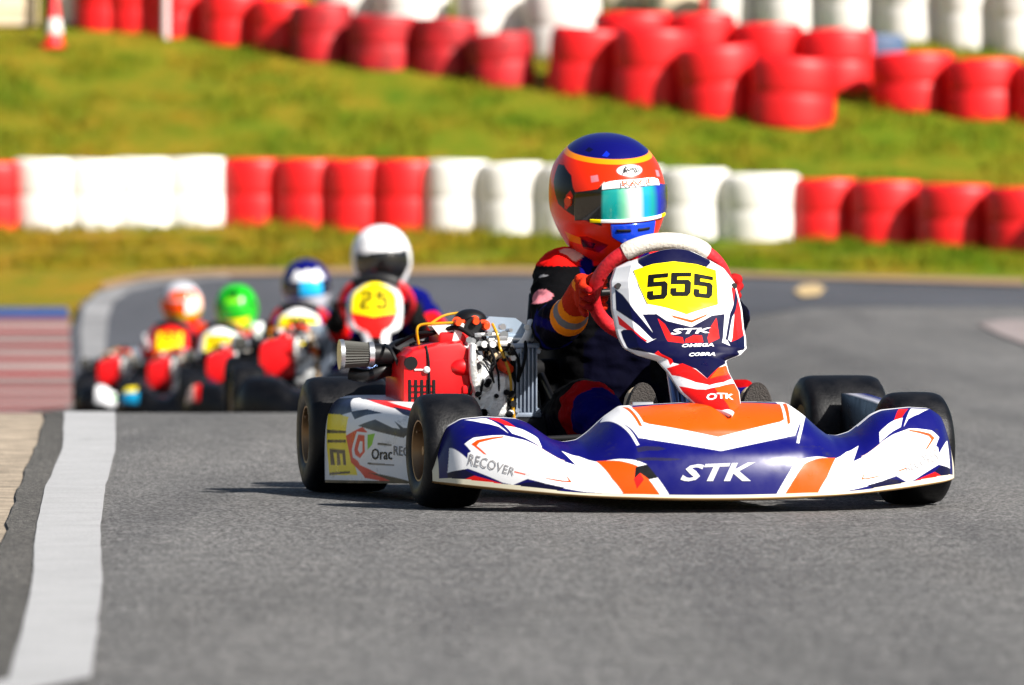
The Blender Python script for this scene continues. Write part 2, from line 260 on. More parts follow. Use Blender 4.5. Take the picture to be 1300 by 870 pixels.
M_BLK = mat('black_plastic', (.006, .006, .007, 1), rough=.42, var=.2, spec=.35)
M_MATBLK = mat('matt_black', (.004, .004, .005, 1), rough=.7, spec=.2)
M_RED = mat('engine_red', srgb(215, 8, 16), rough=.36, coat=.1, var=.08)
M_YHOSE = mat('yellow_hose', srgb(190, 140, 8), rough=.4)
M_ORG = mat('orange_plastic', srgb(240, 70, 20), rough=.4)
M_WHT = mat('white_metal', (.75, .75, .73, 1), rough=.35, var=.12, vscale=30)
M_FRAME = mat('frame_tube', srgb(95, 120, 170), rough=.3, metal=.6)
M_LEATH = mat('grip_leather', (.55, .012, .02, 1), rough=.5, bump=.2, bscale=120)
M_GRIP = mat('white_grip', (.62, .57, .50, 1), rough=.5, bump=.25, bscale=140)
M_SOLE = mat('shoe_sole', srgb(58, 53, 50), rough=.8, bump=.5, bscale=260, var=.2)
M_SHOE = mat('shoe_suede', srgb(190, 172, 145), rough=.85)
M_BOARD = mat('seat_fibreglass', (.004, .004, .005, 1), rough=.4, spec=.25)
M_FIL = mat('filter_pleats', srgb(62, 62, 58), rough=.7)
M_BEIGE = mat('beige_rubber', srgb(205, 180, 145), rough=.5)

def wear(m, amount=.5, scale=7., col=(.03, .028, .03, 1)):
    """road dirt and rubber scuffs over a painted surface: streaky noise fixed to the object"""
    nt = m.node_tree; b = nt.nodes['Principled BSDF']; src = b.inputs['Base Color'].links[0].from_socket
    tc = nt.nodes.new('ShaderNodeTexCoord'); mp = nt.nodes.new('ShaderNodeMapping'); mp.inputs['Scale'].default_value = (1, .45, 2.2); mp.inputs['Rotation'].default_value = (.3, .2, .1)
    n = nt.nodes.new('ShaderNodeTexNoise'); n.inputs['Scale'].default_value = scale; n.inputs['Detail'].default_value = 10; n.inputs['Roughness'].default_value = .78
    nt.links.new(tc.outputs['Object'], mp.inputs[0]); nt.links.new(mp.outputs[0], n.inputs['Vector'])
    mr = nt.nodes.new('ShaderNodeMapRange'); mr.inputs[1].default_value = .58; mr.inputs[2].default_value = .74; mr.inputs[3].default_value = 0; mr.inputs[4].default_value = amount
    nt.links.new(n.outputs[0], mr.inputs[0]); mx = nt.nodes.new('ShaderNodeMix'); mx.data_type = 'RGBA'
    nt.links.new(mr.outputs[0], mx.inputs[0]); nt.links.new(src, mx.inputs[6]); mx.inputs[7].default_value = col; nt.links.new(mx.outputs[2], b.inputs['Base Color'])
wear(M_LIV, .75, 9.); wear(M_RED, .5, 14); wear(M_ALU, .8, 22, (.02, .018, .015, 1)); wear(M_GRIP, .4, 20, (.12, .08, .06, 1)); wear(M_TYRE, .14, 12, (.09, .08, .07, 1)); wear(M_WHT, .8, 30); wear(M_BLUEALU, .7, 18)
# ---------------------------------------------------------------- mesh helpers
class MB:
    def __init__(s): s.bm = bmesh.new()
    def _frame(s, d):
        d = Vector(d).normalized(); a = Vector((0, 0, 1)) if abs(d.z) < .9 else Vector((1, 0, 0))
        x = a.cross(d).normalized(); return x, d.cross(x), d
    def box(s, c, size, rot=None, bev=0.):
        m = Matrix.Translation(Vector(c)) @ (rot.to_4x4() if rot else Matrix.Identity(4)) @ Matrix.Diagonal((size[0], size[1], size[2], 1))
        r = bmesh.ops.create_cube(s.bm, size=1, matrix=m)
        if bev:
            ed = list({e for v in r['verts'] for e in v.link_edges})
            bmesh.ops.bevel(s.bm, geom=ed, offset=bev, segments=3, profile=.6, affect='EDGES')
        return s
    def ring(s, c, x, y, r, n): return [s.bm.verts.new(c+x*(math.cos(2*math.pi*i/n)*r)+y*(math.sin(2*math.pi*i/n)*r)) for i in range(n)]
    def cyl(s, a, b, r0, r1=None, n=20, cap=True):
        a = Vector(a); b = Vector(b); r1 = r0 if r1 is None else r1; x, y, d = s._frame(b-a)
        A = s.ring(a, x, y, r0, n); B = s.ring(b, x, y, r1, n)
        for i in range(n): s.bm.faces.new((A[i], A[(i+1) % n], B[(i+1) % n], B[i]))
        if cap: s.bm.faces.new(A[::-1]); s.bm.faces.new(B)
        return s
    def lathe(s, o, axis, prof, n=32):
        """prof: list of (distance along axis, radius)"""
        o = Vector(o); x, y, d = s._frame(axis); L = [s.ring(o+d*t, x, y, max(r, 1e-4), n) for t, r in prof]
        for A, B in zip(L, L[1:]):
            for i in range(n): s.bm.faces.new((A[i], A[(i+1) % n], B[(i+1) % n], B[i]))
        s.bm.faces.new(L[0][::-1]); s.bm.faces.new(L[-1]); return s
    def tube(s, pts, r, n=12, smooth=4):
        P = [Vector(p) for p in pts]
        if smooth and len(P) > 2:
            Q = []
            for i in range(len(P)-1):
                p0 = P[max(i-1, 0)]; p1 = P[i]; p2 = P[i+1]; p3 = P[min(i+2, len(P)-1)]
                for k in range(smooth):
                    t = k/smooth
                    Q.append(.5*((2*p1)+(-p0+p2)*t+(2*p0-5*p1+4*p2-p3)*t*t+(-p0+3*p1-3*p2+p3)*t**3))
            Q.append(P[-1]); P = Q
        x = None; L = []
        for i, p in enumerate(P):
            d = (P[min(i+1, len(P)-1)]-P[max(i-1, 0)]).normalized()
            if x is None: x, y, _ = s._frame(d)
            else:
                x = (x-d*x.dot(d)).normalized(); y = d.cross(x)
            rr = r[min(i, len(r)-1)] if isinstance(r, (list, tuple)) else r
            L.append(s.ring(p, x, y, rr, n))
        for A, B in zip(L, L[1:]):
            for i in range(n): s.bm.faces.new((A[i], A[(i+1) % n], B[(i+1) % n], B[i]))
        s.bm.faces.new(L[0][::-1]); s.bm.faces.new(L[-1]); return s
    def sphere(s, c, r, n=16, sc=(1, 1, 1), rot=None):
        m = Matrix.Translation(Vector(c)) @ (rot.to_4x4() if rot else Matrix.Identity(4)) @ Matrix.Diagonal((r*sc[0], r*sc[1], r*sc[2], 1))
        bmesh.ops.create_uvsphere(s.bm, u_segments=n, v_segments=max(6, n//2+2), radius=1, matrix=m); return s
    def prism(s, poly, a, b, ax=1):
        """extrude a 2-D polygon along local axis ax from a to b"""
        def P(p, t):
            q = [p[0], p[1]]; q.insert(ax, t); return Vector(q)
        A = [s.bm.verts.new(P(p, a)) for p in poly]; B = [s.bm.verts.new(P(p, b)) for p in poly]; n = len(poly)
        for i in range(n): s.bm.faces.new((A[i], A[(i+1) % n], B[(i+1) % n], B[i]))
        s.bm.faces.new(A[::-1]); s.bm.faces.new(B); return s
    def mesh(s, name, m, angle=35):
        bmesh.ops.recalc_face_normals(s.bm, faces=s.bm.faces)
        for f in s.bm.faces: f.smooth = True
        for e in s.bm.edges:
            if len(e.link_faces) == 2 and e.calc_face_angle(0) > R(angle): e.smooth = False
        me = bpy.data.meshes.new(name); s.bm.to_mesh(me); s.bm.free(); me.materials.append(m); return me
    def build(s, name, m, parent=None, angle=35): return link(name, s.mesh(name, m, angle), parent)
def link(name, me, parent=None):
    o = bpy.data.objects.new(name, me); COL.objects.link(o)
    if parent: o.parent = parent
    return o
def tag(o, label, cat, group=None, kind=None):
    o['label'] = label; o['category'] = cat
    if group: o['group'] = group
    if kind: o['kind'] = kind
    return o
def empty(name, loc=(0, 0, 0), rz=0., parent=None):
    o = bpy.data.objects.new(name, None); COL.objects.link(o); o.location = loc; o.rotation_euler = (0, 0, rz); o.empty_display_size = .2
    if parent: o.parent = parent
    return o
def setcol(me, cols):
    a = me.color_attributes.new('Col', 'FLOAT_COLOR', 'POINT'); a.data.foreach_set('color', np.asarray(cols, 'f').ravel())
def inpoly(U, V, poly):
    P = np.array(poly, float); ins = np.zeros(U.shape, bool); n = len(P); j = n-1
    if U.size > 20000:                                       # only look inside the polygon's bounding box
        box = (U >= P[:, 0].min()) & (U <= P[:, 0].max()) & (V >= P[:, 1].min()) & (V <= P[:, 1].max())
        if not box.any(): return ins
        if box.sum() < U.size*.6:
            ins[box] = inpoly(U[box].reshape(-1, 1), V[box].reshape(-1, 1), poly).ravel() if box.sum() <= 20000 else _inp(U[box], V[box], P); return ins
    return _inp(U, V, P)
def _inp(U, V, P):
    ins = np.zeros(U.shape, bool); n = len(P); j = n-1
    for i in range(n):
        xi, yi = P[i]; xj, yj = P[j]
        c = ((yi > V) != (yj > V)) & (U < (xj-xi)*(V-yi)/(yj-yi+1e-12)+xi)
        ins ^= c; j = i
    return ins
def paint(U, V, polys, base):
    C = np.empty(U.shape+(4,)); C[:] = PAL[base]
    if U.shape[0] < 3 or U.ndim < 2: ss = [(0, 0)]
    else: ss = [(a, b) for a in (-.27, .27) for b in (-.27, .27)]     # smooth the edges of the colour fields
    if len(ss) > 1: dU = np.gradient(U, axis=0); dV = np.gradient(V, axis=1)
    acc = np.zeros(U.shape+(4,))
    for a, b in ss:
        X, Y = (U+a*dU, V+b*dV) if len(ss) > 1 else (U, V)
        C[:] = PAL[base]
        for c, p in polys: C[inpoly(X, Y, p)] = PAL[c]
        acc += C
    return acc/len(ss)
def grid_mesh(name, P, C, m, thick=0., smooth=True, flip=False, closed_u=False):
    nu, nv = P.shape[:2]
    idx = np.arange(nu*nv).reshape(nu, nv)
    a = idx[:-1, :-1].ravel(); b = idx[1:, :-1].ravel(); c = idx[1:, 1:].ravel(); d = idx[:-1, 1:].ravel()
    F = np.stack([a, d, c, b] if flip else [a, b, c, d], 1)
    me = bpy.data.meshes.new(name)
    me.vertices.add(nu*nv); me.vertices.foreach_set('co', P.reshape(-1).astype('f'))
    me.loops.add(F.size); me.loops.foreach_set('vertex_index', F.ravel().astype('i'))
    me.polygons.add(len(F)); me.polygons.foreach_set('loop_start', np.arange(0, F.size, 4, dtype='i'))
    me.polygons.foreach_set('use_smooth', np.full(len(F), smooth))
    me.update(calc_edges=True); me.validate()
    if C is not None: setcol(me, C.reshape(-1, 4))
    me.materials.append(m); return me
def surf_normal(fn, u, v, du, dv):
    p = fn(u, v); n = np.cross(fn(u+du, v)-p, fn(u, v+dv)-p); return p, n/(np.linalg.norm(n, axis=-1, keepdims=True)+1e-12)
def patch(name, fn, poly, off, color, m, parent, sgn, res=14, du=.01, dv=.01):
    """a thin sheet cut to a polygon in surface coordinates, lying off metres above the surface"""
    P = np.array(poly, float); lo = P.min(0); hi = P.max(0)
    pts = [Vector(p) for p in P]; n = len(pts); edges = [(i, (i+1) % n) for i in range(n)]
    gx, gy = np.meshgrid(np.linspace(lo[0], hi[0], res), np.linspace(lo[1], hi[1], res))
    ins = inpoly(gx, gy, poly); pts += [Vector((x, y)) for x, y in zip(gx[ins], gy[ins])]
    vs, es, fs, *_ = geometry.delaunay_2d_cdt(pts, edges, [list(range(n))], 1, 1e-5)
    V = np.array([[v.x, v.y] for v in vs]); p, nn = surf_normal(fn, V[:, 0], V[:, 1], du, dv)
    p = p+nn*off*sgn
    me = bpy.data.meshes.new(name); me.from_pydata([tuple(q) for q in p], [], [list(f) for f in fs])
    for f in me.polygons: f.use_smooth = True
    setcol(me, [PAL[color]]*len(V)); me.materials.append(m)
    return link(name, me, parent)
def text_polys(txt, bold=.02, res=2):
    cu = bpy.data.curves.new('t', 'FONT'); cu.body = txt; cu.size = 1; cu.offset = bold; cu.resolution_u = res; cu.fill_mode = 'FRONT' if hasattr(cu, 'fill_mode') else cu.fill_mode
    o = bpy.data.objects.new('t', cu); COL.objects.link(o)
    dg = bpy.context.evaluated_depsgraph_get(); me = bpy.data.meshes.new_from_object(o.evaluated_get(dg))
    V = np.array([v.co[:2] for v in me.vertices]); Fs = [list(p.vertices) for p in me.polygons]
    bpy.data.objects.remove(o); bpy.data.curves.remove(cu); bpy.data.meshes.remove(me)
    V -= V.min(0); V /= V.max(0); return V, Fs
def text_on(name, txt, fn, quad, off, color, m, parent, sgn, du=.01, dv=.01, bold=.02, shear=0.):
    """lettering as thin geometry; quad = BL BR TR TL in surface coordinates"""
    V, Fs = text_polys(txt, bold); q = np.array(quad, float)
    s = V[:, 0:1]+shear*V[:, 1:2]; t = V[:, 1:2]
    uv = q[0]*(1-s)*(1-t)+q[1]*s*(1-t)+q[2]*s*t+q[3]*(1-s)*t
    p, nn = surf_normal(fn, uv[:, 0], uv[:, 1], du, dv); p = p+nn*off*sgn
    me = bpy.data.meshes.new(name); me.from_pydata([tuple(a) for a in p], [], Fs); setcol(me, [PAL[color]]*len(V)); me.materials.append(m)
    return link(name, me, parent)
def evalmesh(o):
    dg = bpy.context.evaluated_depsgraph_get(); me = bpy.data.meshes.new_from_object(o.evaluated_get(dg)); bpy.data.objects.remove(o); return me
def organic(name, caps, voxel, m, wrinkle=0., wsize=.05, iters=8):
    """one continuous skin over tapered capsules: caps = (p0, r0, p1, r1[, flatten (axis, factor)])"""
    mb = MB()
    for c in caps:
        a, ra, b, rb = Vector(c[0]), c[1], Vector(c[2]), c[3]
        n0 = len(mb.bm.verts)
        mb.sphere(a, ra, 16); mb.sphere(b, rb, 16)
        if (b-a).length > 1e-4: mb.cyl(a, b, ra, rb, 18)
        if len(c) > 4:
            ax, fac = c[4]; ax = Vector(ax).normalized(); mid = (a+b)/2
            mb.bm.verts.ensure_lookup_table()
            for v in mb.bm.verts[n0:]: v.co -= ax*((v.co-mid).dot(ax)*(1-fac))
    o = mb.build(name, m); rm = o.modifiers.new('r', 'REMESH'); rm.mode = 'VOXEL'; rm.voxel_size = voxel
    sm = o.modifiers.new('s', 'SMOOTH'); sm.iterations = iters; sm.factor = .5
    me = evalmesh(o)
    if wrinkle:
        n = len(me.vertices); co = np.empty(n*3, 'f'); me.vertices.foreach_get('co', co); co = co.reshape(-1, 3)
        no = np.array([v.vector[:] for v in me.vertex_normals]); q = co/wsize
        k = np.array([noise.noise(Vector((a*.7, b, c*1.6)))+.6*noise.noise(Vector((a*1.6+9, b*1.5, c*3.1))) for a, b, c in q.tolist()])
        co += (no*(wrinkle*k)[:, None]).astype('f'); me.vertices.foreach_set('co', co.ravel()); me.update()
    for f in me.polygons: f.use_smooth = True
    me.materials.clear(); me.materials.append(m); me.name = name
    return me
def coords(me):
    a = np.empty(len(me.vertices)*3, 'f'); me.vertices.foreach_get('co', a); return a.reshape(-1, 3)
# ---------------------------------------------------------------- terrain
def sstep(a, b, x):
    t = np.clip((x-a)/(b-a), 0, 1); return t*t*(3-2*t)
_ZL = _smooth_tab([-60, 16.2, 18, 20.5, 22, 24, 27.5, 33.7, 39, 43, 46, 50, 54, 57, 62, 64, 72, 80, 110, 300],
                  [0, 0, .025, .058, .040, -.022, -.116, -.247, -.365, -.40, -.30, -.02, .29, .55, 1.0, 1.16, 3.4, 4.7, 8, 12], 3600, 8)
_ZR = _smooth_tab([-60, 14, 20, 30, 43, 50, 57, 62, 64, 72, 80, 110, 300], [0, 0, .012, .06, .24, .39, .55, 1.0, 1.16, 3.4, 4.7, 8, 12], 3600, 8)
def ground_z(X, Y):
    b = sstep(-.3, 2.4, X); return _tab(Y, *_ZL)*(1-b)+_tab(Y, *_ZR)*b
def pix(px, py):
    """where the line of sight of a photo pixel (1300 x 870) meets the terrain"""
    a = 81/7800; X = (px-650)/7800; U = (435-py)/7800; c, s = math.cos(a), math.sin(a)
    d = np.array([X, c+U*s, U*c-s]); t = np.arange(6, 140, .02)
    P = d[None]*t[:, None]; P[:, 2] += CAM_H; g = ground_z(P[:, 0], P[:, 1])
    i = np.argmax(P[:, 2] <= g); i = i if P[i, 2] <= g[i] else len(t)-1
    return float(P[i, 0]), float(P[i, 1])
def terrain_sheet(name, poly, off, m, sx=.4, sy=.25, kind='structure', jag=0.):
    P = [tuple(p) for p in poly]
    Q = []                                                  # densify the outline so it follows the ground
    for i, a in enumerate(P):
        b = P[(i+1) % len(P)]; n = max(1, int(max(abs(b[0]-a[0])/sx, abs(b[1]-a[1])/sy)))
        for k in range(n):
            x = a[0]+(b[0]-a[0])*k/n; y = a[1]+(b[1]-a[1])*k/n
            if jag: x += jag*(noise.noise(Vector((x*3, y*2.2, 1)))+.6*noise.noise(Vector((x*9, y*8, 5))))
            Q.append((x, y))
    xs = [p[0] for p in Q]; ys = [p[1] for p in Q]
    gx, gy = np.meshgrid(np.arange(min(xs), max(xs), sx)+.013, np.arange(min(ys), max(ys), sy)+.017)
    ins = inpoly(gx, gy, Q); n = len(Q)
    pts = [Vector(q) for q in Q]+[Vector((x, y)) for x, y in zip(gx[ins], gy[ins])]
    vs, es, fs, *_ = geometry.delaunay_2d_cdt(pts, [(i, (i+1) % n) for i in range(n)], [list(range(n))], 1, 1e-4)
    V = np.array([[v.x, v.y] for v in vs]); Z = ground_z(V[:, 0], V[:, 1])+off
    me = bpy.data.meshes.new(name); me.from_pydata([(a, b, c) for (a, b), c in zip(V, Z)], [], [list(f) for f in fs])
    for f in me.polygons: f.use_smooth = True
    if len(me.polygons) and me.polygons[0].normal.z < 0: me.flip_normals()
    me.materials.append(m); o = link(name, me); o['kind'] = kind; return o

def nodes_mat(name):
    m = bpy.data.materials.new(name); m.use_nodes = True; nt = m.node_tree; return m, nt, nt.nodes['Principled BSDF']
def N(nt, t, **k):
    n = nt.nodes.new(t)
    for a, b in k.items(): n.inputs[a.replace('_', ' ')].default_value = b
    return n
def ramp(nt, src, stops):
    r = nt.nodes.new('ShaderNodeValToRGB'); e = r.color_ramp.elements
    while len(e) < len(stops): e.new(.5)
    for s, (p, c) in zip(e, stops): s.position = p; s.color = c if len(c) == 4 else (*c, 1)
    nt.links.new(src, r.inputs[0]); return r.outputs[0]
def mixc(nt, f, a, b, mode='MIX'):
    n = nt.nodes.new('ShaderNodeMix'); n.data_type = 'RGBA'; n.blend_type = mode
    for s, i in ((f, 0), (a, 6), (b, 7)):
        if hasattr(s, 'links'): nt.links.new(s, n.inputs[i])
        else: n.inputs[i].default_value = s
    return n.outputs[2]
def asphalt(name, lo, mid, hi, patchy=.25, streak=False):
    m, nt, b = nodes_mat(name); tc = nt.nodes.new('ShaderNodeTexCoord'); b.inputs['Roughness'].default_value = .85
    b.inputs['Specular IOR Level'].default_value = .3
    v = N(nt, 'ShaderNodeTexVoronoi', Scale=190.); nt.links.new(tc.outputs['Object'], v.inputs['Vector'])
    n = N(nt, 'ShaderNodeTexNoise', Scale=110., Detail=8., Roughness=.75); nt.links.new(tc.outputs['Object'], n.inputs['Vector'])
    bw = nt.nodes.new('ShaderNodeSeparateColor'); nt.links.new(v.outputs['Color'], bw.inputs[0])
    add = nt.nodes.new('ShaderNodeMath'); add.operation = 'ADD'; nt.links.new(bw.outputs[0], add.inputs[0]); nt.links.new(n.outputs[0], add.inputs[1])
    hf = nt.nodes.new('ShaderNodeMath'); hf.operation = 'MULTIPLY'; hf.inputs[1].default_value = .5; nt.links.new(add.outputs[0], hf.inputs[0])
    c = ramp(nt, hf.outputs[0], [(.30, lo), (.5, mid), (.72, hi)])
    big = N(nt, 'ShaderNodeTexNoise', Scale=.9, Detail=5., Roughness=.6)
    mp = nt.nodes.new('ShaderNodeMapping'); mp.inputs['Scale'].default_value = (1.2, .25, 1); nt.links.new(tc.outputs['Object'], mp.inputs[0]); nt.links.new(mp.outputs[0], big.inputs['Vector'])
    bg_ = ramp(nt, big.outputs[0], [(.3, (1-patchy,)*3), (.7, (1+patchy*.6,)*3)])
    c = mixc(nt, 1., c, bg_, 'MULTIPLY')
    if streak:                                               # rubbered-in wheel tracks running with the road, and mottled patches
        m2 = nt.nodes.new('ShaderNodeMapping'); m2.inputs['Scale'].default_value = (3.2, .10, 1); m2.inputs['Rotation'].default_value = (0, 0, .10)
        nt.links.new(tc.outputs['Object'], m2.inputs[0]); s2 = N(nt, 'ShaderNodeTexNoise', Scale=1., Detail=5., Roughness=.55, Distortion=.3); nt.links.new(m2.outputs[0], s2.inputs['Vector'])
        c = mixc(nt, 1., c, ramp(nt, s2.outputs[0], [(.36, (.84, .84, .85)), (.50, (1, 1, 1)), (.66, (1.06, 1.05, 1.04))]), 'MULTIPLY')
        s3 = N(nt, 'ShaderNodeTexNoise', Scale=7., Detail=7., Roughness=.7); nt.links.new(tc.outputs['Object'], s3.inputs['Vector'])
        c = mixc(nt, 1., c, ramp(nt, s3.outputs[0], [(.35, (.84, .84, .85)), (.65, (1.12, 1.11, 1.10))]), 'MULTIPLY')
        v2 = N(nt, 'ShaderNodeTexVoronoi', Scale=42.); nt.links.new(tc.outputs['Object'], v2.inputs['Vector'])
        c = mixc(nt, 1., c, ramp(nt, v2.outputs['Distance'], [(.02, (.35, .35, .35)), (.10, (1, 1, 1))]), 'MULTIPLY')
    nt.links.new(c, b.inputs['Base Color'])
    bp = N(nt, 'ShaderNodeBump', Strength=.6, Distance=.004); nt.links.new(hf.outputs[0], bp.inputs['Height']); nt.links.new(bp.outputs[0], b.inputs['Normal'])
    return m
M_ASPH = asphalt('asphalt_near', (.018, .018, .018), (.086, .085, .084), (.26, .255, .25), streak=True)
M_ASPH3 = asphalt('asphalt_shoulder', (.012, .012, .011), (.055, .052, .048), (.17, .16, .145), .45)
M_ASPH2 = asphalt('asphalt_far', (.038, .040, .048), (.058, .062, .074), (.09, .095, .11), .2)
def grass_mat():
    m, nt, b = nodes_mat('grass'); tc = nt.nodes.new('ShaderNodeTexCoord'); b.inputs['Roughness'].default_value = .9; b.inputs['Specular IOR Level'].default_value = .15
    mp = nt.nodes.new('ShaderNodeMapping'); mp.inputs['Scale'].default_value = (1, .55, 1); nt.links.new(tc.outputs['Object'], mp.inputs[0])
    n1 = N(nt, 'ShaderNodeTexNoise', Scale=.9, Detail=4., Roughness=.65); nt.links.new(mp.outputs[0], n1.inputs['Vector'])
    n2 = N(nt, 'ShaderNodeTexNoise', Scale=1.7, Detail=9., Roughness=.72); nt.links.new(mp.outputs[0], n2.inputs['Vector'])
    n3 = N(nt, 'ShaderNodeTexNoise', Scale=60., Detail=4., Roughness=.7); nt.links.new(tc.outputs['Object'], n3.inputs['Vector'])
    gm = ramp(nt, n2.outputs[0], [(.30, (.045, .15, .002)), (.5, (.125, .195, .003)), (.72, (.26, .21, .010))])
    br = ramp(nt, n2.outputs[0], [(.30, (.12, .17, .005)), (.5, (.29, .20, .010)), (.68, (.42, .20, .014))])
    f = ramp(nt, n1.outputs[0], [(.40, (0, 0, 0)), (.62, (1, 1, 1))])
    # drier (browner) growth towards the left of the track edge
    sx = nt.nodes.new('ShaderNodeSeparateXYZ'); nt.links.new(tc.outputs['Object'], sx.inputs[0])
    mr = N(nt, 'ShaderNodeMapRange'); nt.links.new(sx.outputs[0], mr.inputs[0])
    for i, v in zip((1, 2, 3, 4), (-7., 2.5, .85, .05)): mr.inputs[i].default_value = v
    ff = nt.nodes.new('ShaderNodeMath'); ff.operation = 'MULTIPLY_ADD'; ff.use_clamp = True
    nt.links.new(f, ff.inputs[0]); ff.inputs[1].default_value = .6; nt.links.new(mr.outputs[0], ff.inputs[2])
    my = N(nt, 'ShaderNodeMapRange'); nt.links.new(sx.outputs[1], my.inputs[0])        # richer growth further up the bank
    for i, v in zip((1, 2, 3, 4), (60., 67., 1.15, .55)): my.inputs[i].default_value = v
    fm = nt.nodes.new('ShaderNodeMath'); fm.operation = 'MULTIPLY'; fm.use_clamp = True; nt.links.new(ff.outputs[0], fm.inputs[0]); nt.links.new(my.outputs[0], fm.inputs[1]); ff = fm
    c = mixc(nt, ff.outputs[0], gm, br)
    c = mixc(nt, .35, c, ramp(nt, n3.outputs[0], [(.3, (.3, .3, .3)), (.7, (1.5, 1.5, 1.5))]), 'MULTIPLY')
    nt.links.new(c, b.inputs['Base Color'])
    bp = N(nt, 'ShaderNodeBump', Strength=.8, Distance=.05); nt.links.new(n3.outputs[0], bp.inputs['Height']); nt.links.new(bp.outputs[0], b.inputs['Normal'])
    return m
M_GRASS = grass_mat()
M_DIRT = mat('dry_dirt', srgb(152, 138, 120), rough=.95, var=.5, vscale=9, bump=.8, bscale=60)
def line_mat():
    m, nt, b = nodes_mat('road_paint'); tc = nt.nodes.new('ShaderNodeTexCoord'); b.inputs['Roughness'].default_value = .7
    n = N(nt, 'ShaderNodeTexNoise', Scale=140., Detail=8., Roughness=.8); nt.links.new(tc.outputs['Object'], n.inputs['Vector'])
    n2 = N(nt, 'ShaderNodeTexNoise', Scale=6., Detail=6., Roughness=.7); nt.links.new(tc.outputs['Object'], n2.inputs['Vector'])
    c = ramp(nt, n.outputs[0], [(.30, (.13, .13, .13)), (.40, (.28, .28, .285)), (.6, (.42, .42, .425))])
    c = mixc(nt, 1., c, ramp(nt, n2.outputs[0], [(.36, (.90, .90, .90)), (.6, (1.04, 1.04, 1.04))]), 'MULTIPLY')
    mp = nt.nodes.new('ShaderNodeMapping'); mp.inputs['Scale'].default_value = (9, 1.1, 1); nt.links.new(tc.outputs['Object'], mp.inputs[0])
    n3 = N(nt, 'ShaderNodeTexNoise', Scale=1., Detail=8., Roughness=.75); nt.links.new(mp.outputs[0], n3.inputs['Vector'])
    c = mixc(nt, 1., c, ramp(nt, n3.outputs[0], [(.30, (.45, .45, .45)), (.37, (1, 1, 1))]), 'MULTIPLY')
    nt.links.new(c, b.inputs['Base Color'])
    bp = N(nt, 'ShaderNodeBump', Strength=.5, Distance=.004); nt.links.new(n.outputs[0], bp.inputs['Height']); nt.links.new(bp.outputs[0], b.inputs['Normal'])
    return m
M_LINE = line_mat()
def kerb_mat():
    m, nt, b = nodes_mat('kerb_paint'); tc = nt.nodes.new('ShaderNodeTexCoord'); b.inputs['Roughness'].default_value = .75
    sx = nt.nodes.new('ShaderNodeSeparateXYZ'); nt.links.new(tc.outputs['Object'], sx.inputs[0])
    mu = nt.nodes.new('ShaderNodeMath'); mu.operation = 'MULTIPLY'; mu.inputs[1].default_value = 1/1.3; nt.links.new(sx.outputs[1], mu.inputs[0])
    fr = nt.nodes.new('ShaderNodeMath'); fr.operation = 'FRACT'; nt.links.new(mu.outputs[0], fr.inputs[0])
    gt = nt.nodes.new('ShaderNodeMath'); gt.operation = 'GREATER_THAN'; gt.inputs[1].default_value = .5; nt.links.new(fr.outputs[0], gt.inputs[0])
    c = mixc(nt, gt.outputs[0], (.27, .026, .024, 1), (.36, .27, .25, 1))
    mp = nt.nodes.new('ShaderNodeMapping'); mp.inputs['Scale'].default_value = (.12, 2.2, 1); nt.links.new(tc.outputs['Object'], mp.inputs[0])
    n2 = N(nt, 'ShaderNodeTexNoise', Scale=1.6, Detail=6., Roughness=.7); nt.links.new(mp.outputs[0], n2.inputs['Vector'])
    f = ramp(nt, n2.outputs[0], [(.40, (0, 0, 0)), (.60, (.9, .9, .9))])
    c = mixc(nt, f, c, (.07, .055, .05, 1)); nt.links.new(c, b.inputs['Base Color']); return m
M_KERB = kerb_mat()
M_KBLUE = mat('blue_kerb_paint', srgb(36, 66, 120), rough=.7, var=.3, vscale=3)

